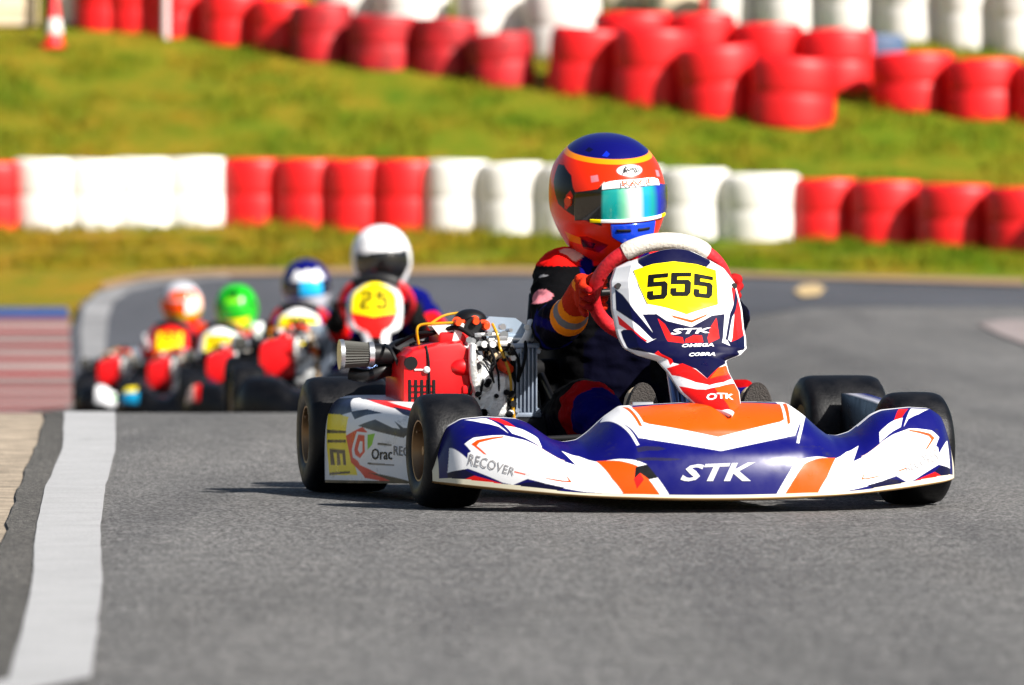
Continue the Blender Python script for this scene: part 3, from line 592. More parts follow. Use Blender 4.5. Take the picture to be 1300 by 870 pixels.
def build_ground():
    xs = np.concatenate([np.linspace(-160, -12, 38), np.arange(-11.6, 12, .4), np.linspace(12.4, 160, 38)])
    ys = np.concatenate([np.linspace(-60, 5, 14), np.arange(5.5, 84, .3), np.linspace(85, 300, 40)])
    X, Y = np.meshgrid(xs, ys, indexing='ij'); Z = ground_z(X, Y)
    bumpy = sstep(58, 66, Y)*.05
    nz = np.array([noise.noise(Vector((x*.45, y*.45, 3))) for x, y in zip(X.ravel(), Y.ravel())]).reshape(X.shape)
    me = grid_mesh('ground', np.stack([X, Y, Z+bumpy*nz-.004-.05*sstep(20.5, 25, Y)*(1-sstep(56, 57, Y))], -1), None, M_GRASS)
    o = link('ground', me); o['kind'] = 'structure'
    # asphalt that the leading kart is on, with its broken left edge
    edge = [pix(0, 700), pix(12, 660), pix(32, 600), pix(50, 560), pix(56, 535), pix(54, 524)]
    L = [(-3.2, -40), (-2.6, 2), (-1.25, 7.5)]+edge[:-1]+[(-1.62, 21.5), (-1.75, 23), (-2.1, 27)]
    road = L+[(-2.9, 34), (-3.22, 40), (-3.4, 43.5), (-3.62, 46.5), (9.5, 45.6), (16, 45), (26, 44), (26, -40)]
    terrain_sheet('road', road, .003, M_ASPH, .45, .3, jag=.008)
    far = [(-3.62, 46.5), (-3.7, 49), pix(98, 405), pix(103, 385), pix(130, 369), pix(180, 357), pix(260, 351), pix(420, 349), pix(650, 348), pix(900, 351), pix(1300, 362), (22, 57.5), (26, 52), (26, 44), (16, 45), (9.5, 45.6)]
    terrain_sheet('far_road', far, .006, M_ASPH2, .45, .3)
    # dusty verge at the far edge, white edge line round the far bend
    v = [pix(130, 371), pix(180, 359), pix(260, 353), pix(420, 351), pix(650, 350), pix(900, 353), pix(1300, 365), pix(1300, 357), pix(900, 345), pix(650, 342), pix(420, 343), pix(260, 345), pix(180, 351), pix(130, 362)]
    terrain_sheet('verge', v, .022, mat('verge_dirt', srgb(140, 112, 80), rough=.95, var=.25, vscale=3), .4, .2)
    w = [pix(112, 500), pix(104, 460), pix(102, 420), pix(106, 392), pix(122, 374), pix(150, 365), pix(200, 357), pix(290, 352), pix(292, 355), pix(210, 361), pix(165, 371), pix(144, 385), pix(137, 405), pix(134, 440), pix(136, 500)]
    terrain_sheet('far_edge_line', w, .012, mat('far_line_paint', (.22, .22, .225, 1), rough=.7, var=.4, vscale=2), .25, .2)
    terrain_sheet('road_patch', [pix(1008, 372), pix(1018, 364), pix(1036, 362), pix(1048, 368), pix(1040, 377), pix(1020, 379)], .014, mat('patch_dirt', srgb(176, 152, 108), rough=.95), .2, .2)
    terrain_sheet('island_kerb', [pix(1240, 413), pix(1270, 409), pix(1420, 405), pix(1420, 470), pix(1310, 444), pix(1275, 430)], .014, mat('island_paint', (.24, .20, .195, 1), rough=.8, var=.5, vscale=2.2), .25, .3)
    # near white line, dirt, striped kerb on the left
    ln = [pix(85, 523), pix(80, 570), pix(58, 620), pix(45, 680), pix(42, 740), pix(30, 800), pix(10, 870), (-.80, 7.4), (-1.2, 4), (-1.6, 0), (-1.42, 0), (-1.05, 4), (-.66, 7.4), pix(115, 868), pix(124, 800), pix(130, 740), pix(127, 680), pix(134, 620), pix(147, 572), pix(145, 523)]
    far_l = [(-1.34, 22.5), (-1.45, 26), (-1.80, 30), (-1.95, 30), (-1.62, 26), (-1.52, 22.5)]
    terrain_sheet('edge_line', ln[:20]+far_l, .008, M_LINE, .06, .2, jag=.002)
    sh = [(a+.02, b) for a, b in ln[:10]]+[(-2.3, 0), (-1.55, 7.5)]+[(a+.015, b) for a, b in edge]
    sh = [(-1.42, 21.6)]+[(a+.06, b) for a, b in ln[:7]]+[(-.60, 7.4), (-1.25, 7.5)]+edge+[(-1.60, 21.5)]
    terrain_sheet('shoulder', sh, .0055, M_ASPH3, .45, .3, jag=.008)
    dirt = [(-7, -20), (-1.6, 0), (-.8, 7.5), (-.9, 14), (-1.1, 20), (-1.3, 23), (-1.8, 27), (-3.1, 37), (-7, 38)]
    terrain_sheet('dirt', dirt, .0, M_DIRT, .4, .3)
    kb = [(-3.1, 37), (-3.16, 41), pix(92, 515), pix(90, 460), pix(88, 406), pix(-120, 406), (-7.5, 44), (-7.5, 37)]
    terrain_sheet('kerb', kb, .016, M_KERB, .3, .2)
    terrain_sheet('kerb_edge', [pix(88, 405.5), pix(86, 392), pix(-120, 394), pix(-120, 405.5)], .014, M_KBLUE, .3, .2)
build_ground()
def build_grass():
    """blades of turf on the bank and along the verge, one object"""
    rs = np.random.RandomState(4); n = 90000
    Y = 57.6+rs.rand(n)**1.1*21; X = rs.randn(n)*6.5
    clump = np.array([noise.noise(Vector((x*1.1, y*1.1, 8))) for x, y in zip(X.tolist(), Y.tolist())]); keep = clump > -.12; X, Y, clump = X[keep], Y[keep], clump[keep]; n = len(X)
    h = (.03+.06*rs.rand(n))*(1+clump); a = rs.rand(n)*6.28; w = .010+.010*rs.rand(n); lx = rs.randn(n)*.025; ly = rs.randn(n)*.025; Z = ground_z(X, Y)-.01
    P = np.zeros((n, 3, 3)); P[:, 0] = np.stack([X-np.cos(a)*w, Y-np.sin(a)*w, Z], 1); P[:, 1] = np.stack([X+np.cos(a)*w, Y+np.sin(a)*w, Z], 1); P[:, 2] = np.stack([X+lx, Y+ly, Z+.02+h], 1)
    me = bpy.data.meshes.new('grass'); me.vertices.add(n*3); me.vertices.foreach_set('co', P.ravel().astype('f')); me.loops.add(n*3); me.loops.foreach_set('vertex_index', np.arange(n*3, dtype='i'))
    me.polygons.add(n); me.polygons.foreach_set('loop_start', np.arange(0, n*3, 3, dtype='i')); me.update(calc_edges=True); me.materials.append(M_GRASS)
    o = link('grass', me); tag(o, 'short green and straw coloured turf growing on the bank', 'grass', kind='stuff')
build_grass()

# ---------------------------------------------------------------- kart parts (shared meshes, kart frame)
CACHE = {}
def shared(key, fn):
    if key not in CACHE: CACHE[key] = fn()
    return CACHE[key]
def tyre_mesh(Rr, w):
    h = w/2; mb = MB()
    prof = [(-h+.018, .062), (-h+.004, .068), (-h-.002, .085), (-h-.004, Rr*.75), (-h+.001, Rr*.88), (-h+.008, Rr*.955), (-h+.020, Rr*.987), (-h+.035, Rr*.997),
            (-h*.4, Rr), (0, Rr*1.002), (h*.4, Rr), (h-.035, Rr*.997), (h-.020, Rr*.987), (h-.008, Rr*.955), (h-.001, Rr*.88), (h+.004, Rr*.75), (h+.002, .085), (h-.004, .068), (h-.018, .062)]
    x, y, d = mb._frame((0, 1, 0)); L = [mb.ring(d*t, x, y, r, 64) for t, r in prof]
    for A, B in zip(L, L[1:]+[L[0]]):
        for i in range(64): mb.bm.faces.new((A[i], A[(i+1) % 64], B[(i+1) % 64], B[i]))
    return mb.mesh('tyre', M_TYRE, 50)
def rim_mesh(w, side):
    h = w/2; mb = MB(); s = side
    mb.lathe((0, 0, 0), (0, s, 0), [(-h+.006, .058), (-h+.004, .072), (-h+.012, .074), (-h+.016, .064), (h-.018, .064), (h-.012, .074), (h-.003, .073), (h-.004, .066), (h-.022, .060), (h-.060, .056), (h-.070, .048), (h-.062, .034), (h-.058, .030)], 48)
    mb.cyl((0, s*(h-.075), 0), (0, s*(h-.030), 0), .026, .024, 24)
    mb.cyl((0, s*(h-.030), 0), (0, s*(h-.014), 0), .012, .011, 6)
    for k in range(3):
        a = k*2.094+.4; mb.cyl((.040*math.cos(a), s*(h-.068), .040*math.sin(a)), (.040*math.cos(a), s*(h-.048), .040*math.sin(a)), .007, .007, 6)
    mb.cyl((.050*math.cos(2), s*(h-.024), .050*math.sin(2)), (.046*math.cos(2), s*(h-.004), .046*math.sin(2)), .004, .003, 8)
    return mb.mesh('rim', M_RIM)
def chassis_mesh():
    mb = MB()
    for s in (-1, 1):
        mb.tube([(-.10, s*.30, .07), (.25, s*.31, .06), (.62, s*.24, .055), (.98, s*.22, .06), (1.05, s*.38, .10)], .016)
        mb.tube([(.98, s*.22, .06), (1.20, s*.20, .06), (1.30, s*.12, .06)], .014)
        mb.tube([(.20, s*.31, .07), (.24, s*.55, .06), (.76, s*.50, .06), (.80, s*.26, .06)], .010)
        mb.box((1.05, s*.42, .125), (.05, .05, .11), bev=.006)
        mb.cyl((1.05, s*.43, .128), (1.05, s*.53, .128), .0125)
        mb.tube([(.88, s*.05, .16), (1.04, s*.40, .15)], .007)
    mb.cyl((.25, -.31, .06), (.25, .31, .06), .014); mb.cyl((.98, -.22, .06), (.98, .22, .06), .014)
    mb.tube([(1.30, -.12, .06), (1.34, 0, .06), (1.30, .12, .06)], .014)
    mb.tube([(1.26, -.34, .12), (1.30, 0, .13), (1.26, .34, .12)], .009)
    return mb.mesh('chassis', M_MATBLK)
def axle_mesh():
    mb = MB(); mb.cyl((0, -.60, .14), (0, .60, .14), .025, n=24); mb.cyl((0, .20, .14), (0, .206, .14), .095, n=40)
    for s in (-1, 1): mb.box((0, s*.29, .13), (.07, .035, .10), bev=.008)
    return mb.mesh('axle', M_STEEL)
def seat_mesh():
    nu, nv = 44, 40; P = np.zeros((nu, nv, 3))
    for i in range(nu):
        t = i/(nu-1)                                  # 0 front lip of the base .. 1 top of the back
        cx = np.interp(t, [0, .3, .5, .62, .8, 1], [.50, .32, .17, .07, -.01, -.055]); cz = np.interp(t, [0, .3, .5, .62, .8, 1], [.085, .05, .055, .12, .28, .47])
        w = np.interp(t, [0, .3, .5, .8, 1], [.15, .185, .195, .20, .165]); dp = np.interp(t, [0, .25, .45, .65, .85, 1], [.05, .17, .24, .20, .10, .03])
        for j in range(nv):
            s = -1+2*j/(nv-1); a = abs(s); lift = dp*max(0, (a-.45)/.55)**1.6
            nx, nz = (0.25, 1) if t < .5 else (.95, .35)
            P[i, j] = (cx+nx*lift*.75, s*w*(1-.06*a**3)+0, cz+nz*lift)
    o = link('t', grid_mesh('seat', P, None, M_BOARD)); m = o.modifiers.new('s', 'SOLIDIFY'); m.thickness = .008
    me = evalmesh(o)
    for f in me.polygons: f.use_smooth = True
    me.name = 'seat'; return me
def floor_mesh():
    mb = MB(); mb.prism([(.45, -.24), (.45, .24), (1.0, .21), (1.24, .16), (1.24, -.16), (1.0, -.21)], .034, .040, ax=2); return mb.mesh('floor_tray', M_ALU)
WC = Vector((.80, -.003, .485)); WT = R(58)             # steering wheel: centre, rim plane tilt above horizontal
WX = Vector((0, 1, 0)); WY = Vector((math.cos(WT), 0, math.sin(WT))); WN = WX.cross(WY); WR = .150
def wpt(a, r=WR): return WC+WX*(math.cos(a)*r*1.04)+WY*(math.sin(a)*r*(.93 if math.sin(a) > 0 else .85))
def wheel_rim_mesh():
    mb = MB(); n = 72; pts = [wpt(2*math.pi*i/n) for i in range(n+1)]
    L = []
    for i in range(n):
        t = (pts[(i+1) % n]-pts[i-1]).normalized(); x = WN; y = t.cross(x).normalized(); L.append(mb.ring(pts[i], x, y, .0165, 14))
    for k in range(n):
        A = L[k]; B = L[(k+1) % n]
        for i in range(14): mb.bm.faces.new((A[i], A[(i+1) % 14], B[(i+1) % 14], B[i]))
    return mb.mesh('steering_wheel', M_LEATH)
def wheel_grip_mesh(m=None):
    mb = MB(); pts = [wpt(R(52)+R(76)*i/20) for i in range(21)]
    mb.tube(pts, [.019]+[.021]*19+[.019], 18, smooth=0); return mb.mesh('wheel_grip', m or M_GRIP)
def wheel_hub_mesh():
    mb = MB()
    for a in (R(0), R(180), R(270)): mb.tube([WC-WN*.012, wpt(a, WR*.96)], .010)
    mb.cyl(WC-WN*.03, WC+WN*.01, .035); return mb.mesh('wheel_spokes', M_BLK)
def column_mesh():
    mb = MB(); e = Vector((1.04, -.004, .13)); mb.cyl(WC, e, .0105)
    return mb.mesh('steering_column', M_STEEL)
def stay_mesh():
    mb = MB()
    mb.tube([(.965, -.03, .42), (1.0, -.026, .34), (1.05, -.018, .24), (1.09, -.014, .08)], .010); mb.tube([(.965, .0, .42), (1.0, .0, .34), (1.055, .0, .24), (1.10, .0, .08)], .010)
    return mb.mesh('column_support', M_FRAME)
def tank_mesh():
    mb = MB(); mb.box((.80, 0, .12), (.20, .20, .15), bev=.03); mb.cyl((.80, 0, .19), (.80, 0, .215), .03); return mb.mesh('fuel_tank', mat('tank_plastic', srgb(190, 165, 125), rough=.5))
def pedal_mesh(s):
    mb = MB()
    if True: mb.tube([(1.10, s*.12, .05), (1.14, s*.12, .12), (1.16, s*.12, .20)], .007); mb.box((1.165, s*.12, .21), (.012, .05, .06), bev=.004)
    return mb.mesh('pedal', M_STEEL)
def rear_bumper_mesh():
    mb = MB()
    mb.tube([(-.10, -.30, .07), (-.22, -.34, .12), (-.25, 0, .14), (-.22, .34, .12), (-.10, .30, .07)], .014)
    mb.box((-.30, 0, .13), (.08, 1.28, .13), bev=.03); return mb.mesh('rear_bumper', M_BLK)
# --- engine, a single-cylinder four-stroke beside the seat
def eng_case():
    mb = MB()
    mb.box((.28, -.325, .235), (.20, .11, .20), bev=.022); mb.box((.40, -.335, .225), (.05, .085, .13), bev=.012)
    mb.sphere((.40, -.345, .275), .038, sc=(.8, .9, 1.3)); mb.sphere((.40, -.300, .262), .028, sc=(.8, 1, 1.2))
    mb.cyl((.40, -.318, .205), (.430, -.318, .205), .022, .020); mb.cyl((.40, -.350, .20), (.425, -.350, .20), .011, n=6)
    for k, (y, z) in enumerate([(-.372, .28), (-.366, .245), (-.285, .20), (-.30, .185), (-.345, .185), (-.28, .33), (-.36, .33)]): mb.cyl((.40, y, z), (.432, y, z), .0075, n=6)
    mb.box((.36, -.325, .178), (.12, .12, .012), bev=.003)
    mb.tube([(.42, -.375, .36), (.43, -.378, .32), (.425, -.372, .27), (.42, -.36, .24)], .010)
    return mb.mesh('crankcase', M_ALU)
def eng_fins():
    mb = MB(); mb.box((.29, -.243, .275), (.19, .058, .165), bev=.010)
    for k in range(6): mb.box((.392, -.266+.0095*k, .275), (.02, .0042, .155), bev=.0015)
    mb.box((.38, -.241, .358), (.045, .07, .012), bev=.004); mb.box((.38, -.241, .194), (.045, .07, .012), bev=.004)
    for z in (.205, .345):
        for y in (-.266, -.216): mb.cyl((.39, y, z), (.412, y, z), .006, n=6)
    return mb.mesh('cylinder', M_BLUEALU)
def eng_shroud():
    mb = MB()
    prof = [(-.545, .185), (-.545, .305), (-.538, .335), (-.520, .352), (-.455, .366), (-.40, .372), (-.376, .352), (-.376, .215), (-.395, .185)]
    bmv = []
    def ring(x, k):
        c = Vector((0, -.46, .275)); return [mb.bm.verts.new(Vector((x, (p[0]+.46)*k-.46, (p[1]-.275)*k+.275))) for p in prof]
    L = [ring(.16, .9), ring(.18, 1), ring(.385, 1), ring(.402, .975), ring(.412, .93), ring(.414, .86)]; n = len(prof)
    for A, B in zip(L, L[1:]):
        for i in range(n): mb.bm.faces.new((A[i], A[(i+1) % n], B[(i+1) % n], B[i]))
    mb.bm.faces.new(L[0][::-1]); mb.bm.faces.new(L[-1])
    mb.sphere((.405, -.398, .308), .026, sc=(.8, 1.3, .85)); mb.cyl((.405, -.385, .306), (.425, -.373, .306), .013)
    mb.box((.405, -.385, .255), (.03, .03, .022), bev=.005); mb.cyl((.395, -.40, .215), (.425, -.395, .215), .018, .012)
    mb.box((.30, -.41, .375), (.15, .08, .035), bev=.012)
    return mb.mesh('fan_shroud', M_RED, 28)
def eng_vents():
    mb = MB()
    for k in range(5): mb.box((.4145, -.526+.0145*k, .246), (.004, .0075, .066), bev=.0015)
    for k in range(3): mb.box((.4148, -.500, .236+.014*k), (.0035, .055, .0028))
    mb.cyl((.408, -.523, .318), (.4165, -.523, .318), .016, .016, 20)
    mb.tube([(.410, -.487, .358), (.4165, -.482, .33), (.417, -.480, .29), (.4165, -.478, .21)], .0032)
    return mb.mesh('cooling_slots', M_MATBLK)
def eng_bolt():
    mb = MB(); mb.sphere((.418, -.486, .302), .0085, 12); mb.cyl((.416, -.515, .302), (.416, -.493, .302), .0022); return mb.mesh('bolt_head', M_WHT)
def eng_dark():
    """black cables, bolts and gaps crowded between the castings"""
    rs = random.Random(5); mb = MB()
    for k in range(9):
        y0 = rs.uniform(-.38, -.24); z0 = rs.uniform(.34, .39); y1 = y0+rs.uniform(-.05, .05); z1 = rs.uniform(.18, .28)
        mb.tube([(.38, y0, z0), (.43, (y0+y1)/2+rs.uniform(-.02, .02), (z0+z1)/2), (.40, y1, z1)], rs.uniform(.0022, .0045), 8)
    for k in range(14): y = rs.uniform(-.375, -.275); z = rs.uniform(.19, .35); mb.cyl((.395, y, z), (.4335, y, z), rs.uniform(.004, .009), n=8)
    mb.box((.40, -.276, .27), (.012, .008, .16)); mb.box((.39, -.325, .352), (.02, .09, .012)); mb.tube([(.33, -.50, .375), (.36, -.44, .395), (.38, -.40, .40), (.40, -.36, .37)], .006); mb.tube([(.30, -.54, .36), (.34, -.50, .385), (.36, -.46, .39)], .005)
    return mb.mesh('cables', M_MATBLK)
def eng_chrome():
    rs = random.Random(9); mb = MB()
    for k in range(16): y = rs.uniform(-.38, -.22); z = rs.uniform(.345, .41); mb.cyl((.375, y, z), (.375+rs.uniform(.02, .045), y+rs.uniform(-.01, .01), z), rs.uniform(.004, .010), n=10)
    for k in range(5): y = rs.uniform(-.37, -.25); z = rs.uniform(.355, .40); mb.box((.385, y, z), (.03, rs.uniform(.015, .04), rs.uniform(.006, .012)), bev=.002)
    mb.cyl((.345, -.40, .372), (.345, -.22, .372), .012, n=20)
    return mb.mesh('carburettor', M_STEEL)
def eng_cover():
    mb = MB(); mb.prism([(-.335, .385), (-.335, .418), (-.325, .428), (-.262, .424), (-.235, .405), (-.225, .385)], .22, .36, ax=0); mb.box((.29, -.28, .378), (.15, .125, .016), bev=.005)
    return mb.mesh('valve_cover', mat('valve_cover_paint', srgb(165, 182, 200), rough=.3, metal=.5))
def eng_cap():
    mb = MB(); mb.cyl((.33, -.366, .385), (.33, -.366, .42), .040, .042, 24); mb.sphere((.33, -.366, .420), .040, 20, sc=(1, 1, .65)); mb.cyl((.36, -.366, .405), (.378, -.366, .405), .024, .02)
    return mb.mesh('ignition_cap', M_BLK)
def eng_plugs():
    mb = MB()
    for y, z in ((-.404, .415), (-.362, .418), (-.336, .407)): mb.cyl((.365, y, z), (.392, y, z-.002), .0095, .0075, 14); mb.cyl((.36, y, z), (.368, y, z), .012, .012, 14)
    mb.box((.362, -.37, .416), (.01, .07, .008)); return mb.mesh('plug_ends', M_ORG)
def eng_pipe_end():
    mb = MB(); mb.cyl((.395, -.302, .316), (.418, -.286, .300), .017, .012, 18); return mb.mesh('pipe_end', M_ORG)
def eng_pipe():
    mb = MB(); mb.lathe((.36, -.327, .352), (.045, .025, -.036), [(0, .018), (.01, .021), (.02, .019), (.03, .021), (.04, .018), (.056, .0175)], 20)
    return mb.mesh('breather_pipe', M_BEIGE)
def eng_clamps():
    mb = MB(); a = Vector((.36, -.327, .352)); d = Vector((.045, .025, -.036)).normalized()
    for t in (.015, .034): mb.cyl(a+d*t, a+d*(t+.005), .0225, n=20)
    return mb.mesh('pipe_clamp', M_BLK)
def eng_hoses():
    mb = MB()
    mb.tube([(.385, -.322, .41), (.41, -.315, .385), (.405, -.308, .355), (.42, -.30, .33), (.428, -.288, .29), (.425, -.283, .24), (.41, -.274, .185), (.40, -.272, .165)], .0034, 10)
    mb.tube([(.34, -.492, .362), (.35, -.498, .395), (.35, -.488, .408), (.36, -.455, .411), (.37, -.412, .413)], .0034, 10)
    mb.tube([(.31, -.465, .405), (.31, -.43, .428), (.31, -.39, .436), (.33, -.365, .435)], .003, 8)
    return mb.mesh('fuel_hose', M_YHOSE)
def eng_linkage():
    mb = MB()
    mb.box((.37, -.404, .385), (.012, .020, .058), Matrix.Rotation(-.25, 3, 'X'), bev=.003); mb.prism([(-.465, .405), (-.42, .408), (-.42, .375), (-.445, .38)], .30, .37, ax=0)
    mb.tube([(.37, -.225, .415), (.385, -.232, .395), (.39, -.245, .37), (.385, -.262, .352)], .010, 12); mb.sphere((.385, -.258, .352), .013)
    mb.cyl((.38, -.375, .372), (.38, -.25, .374), .0035); mb.cyl((.385, -.36, .385), (.385, -.30, .386), .004)
    for y in (-.378, -.345, -.325): mb.cyl((.37, y, .362), (.41, y, .362), .010, .008, 10)
    mb.sphere((.395, -.372, .348), .013); mb.box((.38, -.30, .366), (.04, .05, .012), bev=.004); mb.cyl((.385, -.39, .352), (.41, -.39, .352), .008, n=6)
    return mb.mesh('carburettor_linkage', M_WHT)
def eng_filter():
    mb = MB(); n = 30; A = Vector((.27, -.665, .337)); B = Vector((.27, -.600, .337)); L = []
    for t in (0, 1):
        c = A.lerp(B, t); L.append([mb.bm.verts.new(c+Vector((math.cos(2*math.pi*i/(2*n)), 0, math.sin(2*math.pi*i/(2*n))))*((.034-.006*t)*(1 if i % 2 else .90))) for i in range(2*n)])
    for i in range(2*n): mb.bm.faces.new((L[0][i], L[0][(i+1) % (2*n)], L[1][(i+1) % (2*n)], L[1][i]))
    mb.bm.faces.new(L[0]); mb.bm.faces.new(L[1]); return mb.mesh('air_filter', M_FIL)
def eng_filter_rings(a=True):
    mb = MB()
    if a: mb.cyl((.27, -.672, .337), (.27, -.662, .337), .036, .036, 28)
    else: mb.cyl((.27, -.602, .337), (.27, -.590, .337), .030, .030, 28)
    return mb.mesh('filter_ring', M_STEEL)
def eng_intake():
    mb = MB(); mb.cyl((.27, -.592, .337), (.27, -.545, .337), .026, .024, 24); mb.tube([(.27, -.545, .337), (.25, -.52, .35), (.22, -.47, .36), (.22, -.42, .37)], .024, 16)
    mb.tube([(.24, -.64, .292), (.26, -.60, .285), (.26, -.56, .30), (.24, -.53, .30)], .017, 14); mb.tube([(.29, -.565, .36), (.33, -.555, .345), (.34, -.535, .30)], .004, 8)
    return mb.mesh('intake_pipe', M_BLK)
def eng_mount():
    mb = MB(); mb.box((.30, -.37, .135), (.24, .34, .08), bev=.01); mb.tube([(.20, -.22, .30), (.10, -.10, .30), (-.10, -.12, .26), (-.2, -.2, .2)], .022); mb.box((.16, -.40, .24), (.05, .22, .14), bev=.02)
    mb.cyl((.385, -.20, .14), (.385, -.26, .14), .05, .05, 24); mb.box((.38, -.42, .165), (.04, .20, .03), bev=.006); return mb.mesh('engine_mount', M_MATBLK)
ENG = [('crankcase', eng_case), ('cylinder', eng_fins), ('valve_cover', eng_cover), ('ignition_cap', eng_cap), ('plug_ends', eng_plugs), ('pipe_end', eng_pipe_end), ('breather_pipe', eng_pipe),
       ('pipe_clamp', eng_clamps), ('fuel_hose', eng_hoses), ('carburettor_linkage', eng_linkage), ('intake_pipe', eng_intake), ('engine_mount', eng_mount), ('cables', eng_dark), ('carburettor', eng_chrome)]

def nose_mesh(polys, base, nu, nv, key):
    """bodywork skin, folded under along the lower lip and behind the top rim"""
    u = np.linspace(-1, 1, nu); v = np.concatenate([[-.2, -.1], np.linspace(0, 1, nv), [1.08, 1.2]]); U, V = np.meshgrid(u, v, indexing='ij')
    P = nose_surf(U, np.clip(V, 0, 1)); lo = np.clip(-V, 0, 1); hi = np.clip(V-1, 0, 1)
    P[..., 0] -= lo*.35+hi*.12+(lo > 0)*.004; P[..., 2] -= (lo > 0)*.004+hi*.22
    C = paint(U, V, polys, base)
    if base == 'blue':
        # cream bare-plastic edge along the bottom and round the ends, white rim along the top
        th = .026+.035*np.abs(U)**3; C[(V < th*.9)] = PAL['cream']; C[(V > .965) & (np.abs(U) < .60)] = PAL['white']; C[(V > .93) & (np.abs(U) >= .60)] = PAL['white']; C[(np.abs(U) > .984)] = PAL['cream']
        C[(V < .006)] = PAL['brown']
    # closed ends
    me = grid_mesh('front_fairing', P, C, M_LIV, flip=False); return me
def panel_mesh(polys, base, nu, nv):
    u = np.concatenate([[-1.0], np.linspace(-1, 1, nu), [1.0]]); v = np.concatenate([np.linspace(0, 1, nv), [1.0]]); U, V = np.meshgrid(u, v, indexing='ij')
    P = panel_surf(U, V); C = paint(U, V, polys, base)
    for i in (0, -1): P[i, :, 0] -= .022; C[i] = PAL['white']
    P[:, -1, 0] -= .02; P[:, -1, 2] -= .004
    if base == 'white': C[(np.abs(U) > .965)] = PAL['white']
    o = link('t', grid_mesh('number_panel', P, C, M_LIV)); m = o.modifiers.new('s', 'SOLIDIFY'); m.thickness = .003; m.offset = -1 if True else 1
    me = evalmesh(o); me.name = 'steering_fairing'
    for f in me.polygons: f.use_smooth = True
    return me
def pod_mesh(polys, base, side, nu, nv):
    u = np.linspace(0, 1, nu); v = np.linspace(0, 1, nv)**1.7; U, V = np.meshgrid(u, v, indexing='ij'); P = pod_surf(U, V, side); C = paint(U, V, polys, base)
    C[(V < .003)] = PAL['black']
    # inner wall and closed ends: fold the top edge down and fan the ends inwards
    Pi = P[:, -1:, :].copy(); Pi[..., 1] -= side*.02; Pi2 = Pi.copy(); Pi2[..., 2] = P[:, :1, 2]
    P = np.concatenate([P, Pi, Pi2], 1); Ck = C[:, -1:].copy(); Ck[:] = PAL['black']; C = np.concatenate([C, Ck, Ck], 1); Cb = C[:1].copy(); Cb[:] = PAL['navy' if base != 'black' else 'black']
    def cap(sl, dx):
        q = sl.copy(); c = sl.mean(1, keepdims=True); q = c+(sl-c)*.9; q[..., 0] += dx; q2 = c+(sl-c)*.0; q2[..., 0] += dx; return q, q2
    if side > 0: C[-1:] = PAL['black']
    a, a2 = cap(P[:1], -.006); b, b2 = cap(P[-1:], .006)
    P = np.concatenate([a2, a, P, b, b2], 0); C = np.concatenate([Cb, Cb, C, C[-1:], C[-1:]], 0)
    return grid_mesh('side_fairing', P, C, M_LIV, flip=(side > 0))
FIVE = [(0, 1), (1, 1), (1, .83), (.30, .83), (.30, .68), (.86, .68), (1, .57), (1, .13), (.87, 0), (.13, 0), (0, .11), (0, .33), (.29, .33), (.29, .17), (.70, .17), (.70, .50), (0, .50)]
TWO = [(0, 1), (.87, 1), (1, .88), (1, .52), (.87, .42), (.30, .33), (.30, .17), (1, .17), (1, 0), (0, 0), (0, .42), (.13, .52), (.70, .62), (.70, .83), (.30, .83), (.30, .68), (0, .68)]
def quad_map(q, pts):
    q = np.array(q, float); return [tuple(q[0]*(1-s)*(1-t)+q[1]*s*(1-t)+q[2]*s*t+q[3]*(1-s)*t) for s, t in pts]

